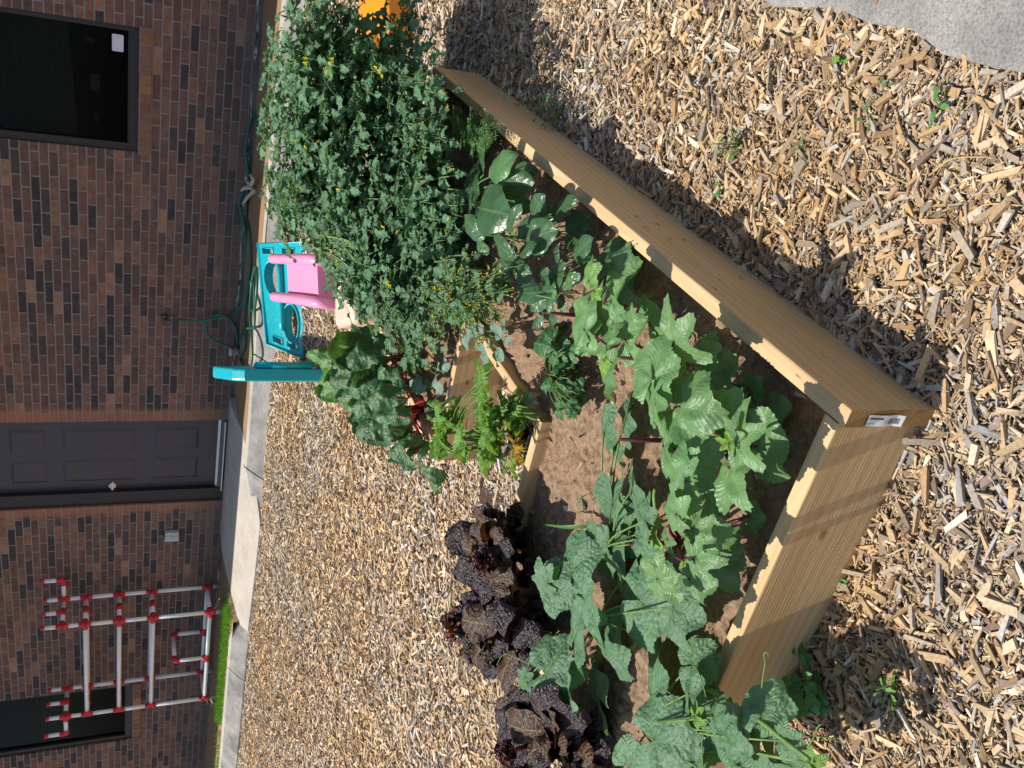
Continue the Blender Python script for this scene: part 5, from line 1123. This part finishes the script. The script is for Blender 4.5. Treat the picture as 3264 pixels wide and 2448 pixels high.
# the shoots that stand out against the kerb and mulch
special = [(868, 165, 3.62), (872, 235, 3.6), (892, 130, 3.5), (843, 560, 3.7), (850, 450, 3.7), (862, 350, 3.7), (1000, 40, 3.55), (1060, 20, 3.6), (1010, 110, 3.5), (890, 690, 3.6), (1330, 60, 3.75), (1290, 40, 3.75), (860, 640, 3.65), (960, 60, 3.5)]
for x, y, Y in special: tips.append((atY(x, y, Y), (x, y)))
bases = [soilpt(*t[1]) for t in tom]; tm = [(MB(), MB(), MB(), MB()) for _ in tom]
for ti, (P, xy) in enumerate(tips):
    k = int(np.argmin([abs(xy[1]-t[1][1])+.35*abs(P[0]-b[0])*300 for t, b in zip(tom, bases)])); ml, ms, mf, mg = tm[k]; b = bases[k]+np.array([random.uniform(-.05, .05), random.uniform(-.04, .04), 0])
    hzn = P-b; mid1 = b+np.array([hzn[0]*.25, hzn[1]*.25, hzn[2]*.55]); mid2 = b+np.array([hzn[0]*.65, hzn[1]*.65, hzn[2]*.9])
    C = catmull([b-(0, 0, .02), mid1, mid2, P], 7); ms.tube(C, np.linspace(.0055, .0018, len(C)), 6)
    tint = np.array([.95, 1., 1.02])*random.uniform(.8, 1.2)
    nl = 6
    for j in range(nl):
        t_ = .38+.62*(j+random.random()*.6)/nl; i = min(len(C)-2, int(t_*(len(C)-1))); an = random.uniform(0, 2*math.pi) if j < nl-1 else math.atan2(hzn[1], hzn[0])
        d = np.array([math.cos(an), math.sin(an)*.9-.18, random.uniform(-.05, .7)]); L = random.uniform(.115, .185)*(1 if t_ < .85 else .62)
        tomleaf(ml, ms, C[i], d, L, tint*(1.12 if t_ > .85 else 1.))
    if random.random() < .22:
        for q_ in range(random.randint(1, 3)):
            c = C[-1]+np.array([random.uniform(-.03, .03), random.uniform(-.04, .01), random.uniform(-.02, .03)]); ms.tube([C[-2], c], .0009, 4); tomflower(mf, mg, c)
for (lb, bp, _), b, (ml, ms, mf, mg) in zip(tom, bases, tm):
    plant('tomato_plant', lb, 'tomato plant', b, 'tomato plants at the far end of the planter', [('stem', ms, STD), ('foliage', ml, TOML), ('flower_cluster', mf, FLOW)])
# bunch of green stalks in front of the pink tray
m1 = MB()
for k in range(11):
    x0, y0 = 1010+random.uniform(-10, 40), 745+random.uniform(-10, 60); x1, y1 = 1130+random.uniform(-10, 60), 770+random.uniform(-30, 110)
    P = [atY(x0, y0, 3.35), atY((x0+x1)/2+random.uniform(-8, 8), (y0+y1)/2-8, 3.25), atY(x1, y1, 3.15)]; m1.tube(catmull(P, 5), np.linspace(.0022, .0052, 11), 6, col=(1.25, 1.25, 1.1))
o = m1.build('stem', STG, tm and None, True); o.parent = [c for c in bpy.data.objects if c.name.startswith('tomato_plant')][2]; o.location = -Vector(o.parent.location)

# ---------------- fine weedy plant with tiny yellow heads
m1, m2, m3 = MB(), MB(), MB(); b = soilpt(1530, 950)
for k in range(90):
    x = random.gauss(1475, 62); y = random.gauss(965, 62); z = random.uniform(.34, .56); P = at(x, y, z); mid = b+(P-b)*.5+np.array([0, 0, .05]); C = catmull([b+np.array([random.uniform(-.06, .06), random.uniform(-.05, .05), 0]), mid, P], 5); m2.tube(C, np.linspace(.0018, .0008, len(C)), 5)
    for q_ in range(5):
        e = P+np.array([random.uniform(-.022, .022), random.uniform(-.022, .022), random.uniform(-.005, .02)]); m2.tube([C[-3], e], .0006, 4)
        d = nrm(e-C[-3]); (m3).tube([e, e+d*.005, e+d*.0075], [.0016, .0022, .001], 5)
    for q_ in range(4):
        i = random.randint(3, len(C)-2); an = random.uniform(0, 6.28); d = np.array([math.cos(an), math.sin(an), random.uniform(-.2, .5)]); pinn(m1, C[i], C[i]+d*random.uniform(.025, .06), wr=.42, teeth=.7, tn=3, nu=8, nv=5, rip=.1, col=(.95, 1.05, .95))
plant('groundsel_weed', 'tangled fine stemmed weed with many tiny yellow flower heads', 'weed', b, None, [('stem', m2, STG), ('foliage', m1, TOML), ('flower_heads', m3, plain('weed_yellow', (.50, .42, .04), .6))])
# ---------------- ferny carrot tops
m1, m2 = MB(), MB(); b = soilpt(1525, 440)
def frond(mb, ms, b, P, n=11, l=.03):
    m = (b+P)/2+np.array([0, 0, .05]); t = np.linspace(0, 1, 12)[:, None]; C = (1-t)**2*b+2*t*(1-t)*m+t*t*P; ms.tube(C, np.linspace(.0016, .0006, 12), 4)
    d0 = nrm(C[-1]-C[-3]); s = nrm(np.cross(d0, UP)+1e-6)
    for k in range(n):
        u = .40+.6*k/n; i = min(10, int(u*11)); q = C[i]+(C[i+1]-C[i])*((u*11) % 1)
        for sg in (-1, 1):
            L = l*(1.15-.75*(u-.4)/.6); d = nrm(s*sg+d0*.5+UP*random.uniform(-.2, .3)); e = q+d*L; ms.tube([q, e], .0005, 3)
            for j in range(4):
                w0 = q+d*L*(.3+.2*j)
                for s2 in (-1, 1):
                    d2 = nrm(d+np.cross(d, UP)*s2*.9+UP*random.uniform(-.3, .3)); pinn(mb, w0, w0+d2*L*.32, wr=.34, nu=4, nv=3, rip=0, droop=0, fold=0)
for k in range(34):
    x = random.uniform(1420, 1600); y = random.uniform(355, 505)
    if abs((x-1430)*.62+350-y) > 70: continue
    frond(m1, m2, b+np.array([random.uniform(-.1, .1), random.uniform(-.1, .1), 0]), at(x, y, random.uniform(.24, .36)))
for x, y in [(1445, 345), (1460, 375), (1500, 400), (1480, 430), (1520, 450), (1545, 430), (1440, 400), (1470, 470), (1555, 480), (1420, 360), (1500, 350), (1570, 455)]: frond(m1, m2, b+np.array([random.uniform(-.08, .08), random.uniform(-.08, .08), 0]), at(x, y, .34))
plant('carrot_plant', 'feathery bright green carrot tops against the long right board', 'carrot', b, None, [('stem', m2, STG), ('foliage', m1, FERN)])

# ================================================================== NOTCH: POTS AND GERANIUM
BLK = plain('black_plastic', (.012, .012, .014), .28, .5, var=.2)
pc = at(1590, 1378, .165); PR_ = .094
pot = thing('flower_pot', 'round black plastic pot in the notch of the planter', 'pot', (pc[0], pc[1], 0))
mb = MB(); prof = [(.070, .0), (.075, .01), (PR_-.006, .150), (PR_, .152), (PR_+.003, .166), (PR_-.001, .172), (PR_-.006, .166), (PR_-.010, .14)]; n = 40; th = np.arange(n)*2*math.pi/n
V = [(pc[0]+r_*math.cos(t), pc[1]+r_*math.sin(t), z) for r_, z in prof for t in th]; F = [(i*n+j, i*n+(j+1) % n, (i+1)*n+(j+1) % n, (i+1)*n+j) for i in range(len(prof)-1) for j in range(n)]
mb.add(V, [F]); part(mb, 'pot_body', BLK, pot, True)
mb = MB(); V = [(pc[0], pc[1], .14)]+[(pc[0]+.085*q_*math.cos(t), pc[1]+.085*q_*math.sin(t), .138+.006*math.sin(t*5+q_*9)) for q_ in (.5, 1) for t in th]; F3 = [(0, 1+j, 1+(j+1) % n) for j in range(n)]; F4 = [(1+j, 1+n+j, 1+n+(j+1) % n, 1+(j+1) % n) for j in range(n)]
mb.add(V, [F3, F4]); part(mb, 'potting_soil', SOILM, pot, True)
mb = MB(); a = at(1622, 1425, .18); mb.add([a, a+(.05, .0, .0), a+(.055, .012, -.012), a+(.005, .012, -.012)], [[(0, 1, 2, 3)]]); part(mb, 'plant_label', plain('label_grey', (.45, .46, .44), .5), pot)
GRNP = plain('green_pot', (.035, .055, .028), .5, .4)
gp_ = at(1672, 1380, .12); pot2 = thing('nursery_pot', 'dark green square pot with a pale label, shaded between black pot and boards', 'pot', (gp_[0], gp_[1], 0))
bm = bmesh.new(); bmesh.ops.create_cone(bm, cap_ends=True, segments=4, radius1=.062, radius2=.082, depth=.13)
bmesh.ops.delete(bm, geom=[f for f in bm.faces if f.normal.z > .9], context='FACES'); bmesh.ops.solidify(bm, geom=list(bm.faces), thickness=.004); bmesh.ops.bevel(bm, geom=list(bm.edges), offset=.003, segments=2, affect='EDGES')
bmobj(bm, 'pot_body', GRNP, pot2, Matrix.Translation((gp_[0], gp_[1], .068)) @ Matrix.Rotation(R(40), 4, 'Z'))
mb = MB(); a = at(1684, 1350, .13); mb.add([a, a+(.04, .004, 0), a+(.04, .012, -.03), a+(0, .008, -.03)], [[(0, 1, 2, 3)]]); part(mb, 'pot_label', plain('label_pale', (.35, .37, .36), .5), pot2)
m1, m2, m3 = MB(), MB(), MB(); gb = np.array([pc[0], pc[1], .14])
gk = dict(fn=palm, lobes=5, depth=.55, teeth=.75, tn=23, back=.5, cup=.05, rip=.22, gap=.5, sharp=.9, nt=150, pk=.10, pf=150)
gs = [(1411, 1362, 1378, 1340, .42), (1412, 1372, 1385, 1400, .42), (1418, 1360, 1402, 1325, .43), (1415, 1385, 1425, 1435, .40), (1395, 1345, 1400, 1290, .44), (1388, 1380, 1400, 1432, .42), (1457, 1337, 1433, 1303, .38), (1462, 1335, 1470, 1310, .38), (1475, 1398, 1459, 1458, .40), (1470, 1400, 1445, 1420, .41), (1563, 1381, 1515, 1424, .33), (1565, 1389, 1536, 1448, .31), (1558, 1361, 1520, 1365, .36), (1580, 1359, 1560, 1320, .34), (1555, 1400, 1500, 1395, .36), (1570, 1375, 1570, 1420, .32), (1545, 1370, 1535, 1330, .38), (1538, 1258, 1503, 1247, .42), (1534, 1262, 1519, 1310, .40), (1537, 1226, 1516, 1196, .44), (1537, 1212, 1544, 1176, .46), (1535, 1240, 1515, 1225, .43), (1540, 1290, 1525, 1330, .38), (1630, 1303, 1608, 1288, .30), (1632, 1300, 1655, 1312, .30), (1630, 1312, 1655, 1348, .28), (1650, 1310, 1682, 1322, .27), (1600, 1330, 1580, 1300, .33), (1585, 1410, 1560, 1450, .30), (1610, 1480, 1608, 1498, .1), (1630, 1470, 1645, 1495, .1)]
gs = [(a_+(random.uniform(-6, 6) if q_ else 0), b_+(random.uniform(-8, 8) if q_ else 0), c_+(random.uniform(-16, 16) if q_ else 0), d_+(random.uniform(-16, 16) if q_ else 0), z_+(-.02 if q_ else 0), random.uniform(-.01, .02)) for q_ in (0,) for a_, b_, c_, d_, z_ in gs]
leafset(gs, m1, gk, gb, m2, .0013, .7)
leafset([(1642, 1428, 1680, 1430, .19), (1640, 1434, 1662, 1458, .19), (1548, 1412, 1568, 1400, .33)], m3, dict(gk, col=(1., .85, 1.)), gb, m2, .0014, .7)
for (x, y, z) in [(1538, 1260, .4), (1475, 1398, .38), (1560, 1375, .32)]: stalk(m2, gb, at(x, y, z), .004, .0025, .05)
plant('geranium', 'light green geranium with finely cut leaves growing from the black pot', 'geranium', gb, None, [('stem', m2, STG), ('foliage', m1, GERL), ('yellowed_foliage', m3, YEL)])

# ================================================================== PLANT MARKERS
MET = plain('dull_metal', (.42, .37, .30), .45, .5, metal=.35, var=.25, scale=50)
def spoon(cx, cy, z, r, lean, label, hx):
    """spoon shaped plant marker, bowl up"""
    c = at(cx, cy, z); b = soilpt(*hx); ax = nrm(c-b); s = nrm(np.cross(ax, [math.cos(lean), math.sin(lean), .2])); nn = np.cross(s, ax)
    t = thing('plant_marker', label, 'plant marker', b, 'spoon markers stuck in the planter soil'); mb = MB(); n = 20; V = [c-nn*r*.22]
    for q_ in (.35, .7, 1.): V += [c+ax*r*1.35*q_*math.cos(a)+s*r*q_*math.sin(a)-nn*r*.22*(1-q_*q_) for a in np.arange(n)*2*math.pi/n]
    F3 = [(0, 1+j, 1+(j+1) % n) for j in range(n)]; F4 = [(1+k*n+j, 1+(k+1)*n+j, 1+(k+1)*n+(j+1) % n, 1+k*n+(j+1) % n) for k in range(2) for j in range(n)]
    mb.add(V, [F3, F4]); part(mb, 'bowl', MET, t, True)
    mb = MB(); mb.tube([c+ax*r*1.35*math.cos(a)+s*r*math.sin(a) for a in np.linspace(0, 2*math.pi, 25)], .0011, 5); part(mb, 'rim', plain('marker_rim', (.75, .72, .66), .3, .5, metal=.4), t, True)
    mb = MB(); mb.tube([b-(0, 0, .03), c-ax*r*1.3], [.003, .002], 6); part(mb, 'handle', MET, t, True)
spoon(1620, 1032, .25, .019, 1.2, 'spoon plant marker beside the strap leaved pepper', (1655, 1047))
spoon(1737, 1250, .20, .022, 2.6, 'spoon plant marker next to the herb clump and notch corner', (1755, 1262))
spoon(1840, 2155, .22, .024, .5, 'pale spoon plant marker half hidden under cucumber leaves', (1880, 2110))
spoon(2228, 1572, .24, .020, .8, 'spoon plant marker among the okra stems', (2236, 1600))
# dry curled leaf on the notch board
m1 = MB(); J = at(1712, 1262, .228); T = at(1672, 1290, .232); pinn(m1, J, T, wr=.55, rip=.2, fold=.5, curl=.4, droop=.1); tag(m1.build('dry_leaf', plain('dry_leaf', (.52, .43, .30), .8, .1, var=.3), smooth=True), 'crumpled dry leaf resting on the notch board', 'leaf')

# ================================================================== WEEDS AND GRASS
def blade(mb, pts, w_):
    P = catmull([at(x, y, z) for x, y, z in pts], 7); k = len(P)
    for i in range(1): pass
    T = np.gradient(P, axis=0); S_ = np.cross(T, UP); S_ /= np.linalg.norm(S_, axis=1)[:, None]+1e-9; ww = w_*np.sin(np.linspace(.35, math.pi, k))**.7
    V = np.concatenate([P-S_*ww[:, None], P+[0, 0, -.0015], P+S_*ww[:, None]]); F = [(i, i+1, k+i+1, k+i) for i in range(k-1)]+[(k+i, k+i+1, 2*k+i+1, 2*k+i) for i in range(k-1)]
    u = np.linspace(0, 1, k); mb.add(V, [F], uv=np.concatenate([np.stack([u, u*0], 1), np.stack([u, u*0+.5], 1), np.stack([u, u*0+1], 1)]), col=(1, 1, 1))
m1 = MB(); b = soilpt(1908, 1690)
blade(m1, [(1908, 1684, .2), (1860, 1678, .24), (1800, 1680, .27), (1732, 1672, .28)], .0055); blade(m1, [(1908, 1684, .2), (1865, 1655, .25), (1840, 1615, .28), (1850, 1590, .28), (1880, 1570, .26)], .0045); blade(m1, [(1908, 1684, .2), (1870, 1715, .24), (1840, 1750, .26), (1815, 1785, .26)], .006)
plant('grass_weed', 'grass seedling with three long blades on the bare soil', 'weed', b, None, [('blades', m1, GRASSL)])
def small_weed(cx, cy, r, n, label, kind, leafl=.018, zmax=.06, tint=(1, 1, 1)):
    b = at(cx, cy, 0); b[2] = float(gz(b[0], b[1])); m1, m2 = MB(), MB()
    for k in range(n):
        an = random.uniform(0, 6.28); q = r*math.sqrt(random.random()); P = b+np.array([q*math.cos(an), q*math.sin(an), random.uniform(.012, zmax)]); stalk(m2, b, P, .0012, .0007, .1)
        d = np.array([math.cos(an), math.sin(an), random.uniform(-.2, .5)]); L = leafl*random.uniform(.4, .95)
        if kind == 'tri':
            for q_ in (-1.1, 0, 1.1): dd = np.array([math.cos(an+q_), math.sin(an+q_), .1]); pinn(m1, P, P+dd*L, wr=.75, prof=(.35, .5), nu=6, nv=5, col=tint)
        elif kind == 'round': palm(m1, P, P+d*L, depth=.12, teeth=.08, nr=4, nt=30, col=tint)
        else: pinn(m1, P, P+d*L, wr=.4, teeth=.8, tn=3, nu=8, nv=5, col=tint)
    plant('small_weed', label, 'weed', b, 'small weeds sprouting in the wood chips', [('stem', m2, STG), ('foliage', m1, FERN)])
small_weed(2372, 462, .03, 26, 'pale feathery weed on the open mulch right of the planter', 'cut', .02, .10, (1.3, 1.25, .8))
small_weed(2305, 608, .016, 4, 'three leafed weed beside the shadow of the long board', 'tri', .018, .03)
small_weed(3020, 352, .025, 9, 'narrow leaved weed below the concrete walk', 'cut', .03, .04, (.8, .9, .8))
small_weed(2795, 372, .016, 5, 'tiny dark weed left of the narrow leaved weed', 'cut', .02, .03, (.7, .8, .8))
small_weed(2700, 205, .014, 5, 'tiny yellow green weed close to the walk edge', 'round', .014, .03, (1.5, 1.3, .6))
small_weed(2838, 282, .014, 6, 'tiny blue green weed between walk and mulch centre', 'cut', .018, .03, (.8, .95, 1.))
small_weed(2862, 2190, .022, 16, 'yellow green weed at the edge of the cucumber shadow', 'cut', .022, .05, (1.3, 1.15, .6))
small_weed(2600, 2152, .06, 22, 'leafy weed patch in the shade of the near board', 'round', .032, .07, (.75, .95, .8))
small_weed(1790, 372, .05, 16, 'weed against the foot of the long right board', 'cut', .045, .09, (.8, .95, .85))
small_weed(2685, 1842, .012, 4, 'tiny sprout at the foot of the near board', 'cut', .02, .03)
small_weed(2570, 470, .010, 4, 'tiny sprout right of the pale feathery weed', 'cut', .018, .03, (.8, .9, .9))
# fallen straws
for (a_, b_, lb) in [((2960, 560), (3150, 500), 'long dry straw on the mulch toward the walk'), ((2730, 545), (2900, 590), 'thin dry straw lying among the chips'), ((3060, 700), (3262, 655), 'brown dry stalk at the near picture edge')]:
    P0, P1 = at(*a_, .012), at(*b_, .014); m = (P0+P1)/2+np.array([.01, .012, .006]); mb = MB(); mb.tube(catmull([P0, m, P1], 6), .0013, 5); tag(mb.build('dry_straw', plain('straw', (.52, .36, .17), .8, .1), smooth=True), lb, 'straw')
# grass by the pipe rack
mb = MB(); n = 5200
x = np.concatenate([rng.uniform(-8.7, -6.95, 4300), rng.uniform(-7.05, -6.55, 500), rng.uniform(-12, -8.8, 900)]); y = np.concatenate([rng.normal(7.17, .07, 4300), rng.normal(7.08, .05, 500), rng.normal(7.06, .05, 900)])
k = (y > 7.0) & (y < 7.5) & ~inside(padpoly, x, y); x, y = x[k], y[k]; n = len(x); h = rng.uniform(.025, .085, n)*np.clip(1.2-np.abs(y-7.15)*4, .4, 1); an = rng.uniform(0, 6.28, n); z = soilz(x, y)
ww = .0035; dx_, dy_ = np.cos(an)*ww, np.sin(an)*ww; lx, ly = rng.normal(0, .025, n), rng.normal(-.008, .025, n)
V = np.stack([np.stack([x-dx_, y-dy_, z], -1), np.stack([x+dx_, y+dy_, z], -1), np.stack([x+lx*.5+dx_*.6, y+ly*.5+dy_*.6, z+h*.6], -1), np.stack([x+lx*.5-dx_*.6, y+ly*.5-dy_*.6, z+h*.6], -1), np.stack([x+lx, y+ly, z+h], -1)], 1).reshape(-1, 3)
i = np.arange(n)*5; mb.add(V, [np.stack([i, i+1, i+2, i+3], -1), np.stack([i+3, i+2, i+4], -1)], col=np.repeat(np.array([1, 1, 1])*rng.uniform(.7, 1.4, (n, 1)), 5, 0))
g = NG('lawn_blade'); a_ = g.attr(); g.set(g.mix(1., (.13, .34, .035), a_, 'MULTIPLY'), .5, .3); tr = g.n('ShaderNodeBsdfTranslucent'); tr.inputs[0].default_value = (.25, .5, .05, 1); mx = g.n('ShaderNodeMixShader'); mx.inputs[0].default_value = .3; g.l(g.b.outputs[0], mx.inputs[1]); g.l(tr.outputs[0], mx.inputs[2]); g.l(mx.outputs[0], g.out.inputs[0])
tag(mb.build('grass', g.m), 'bright green grass growing along the kerb under the pipe rack', kind='stuff')
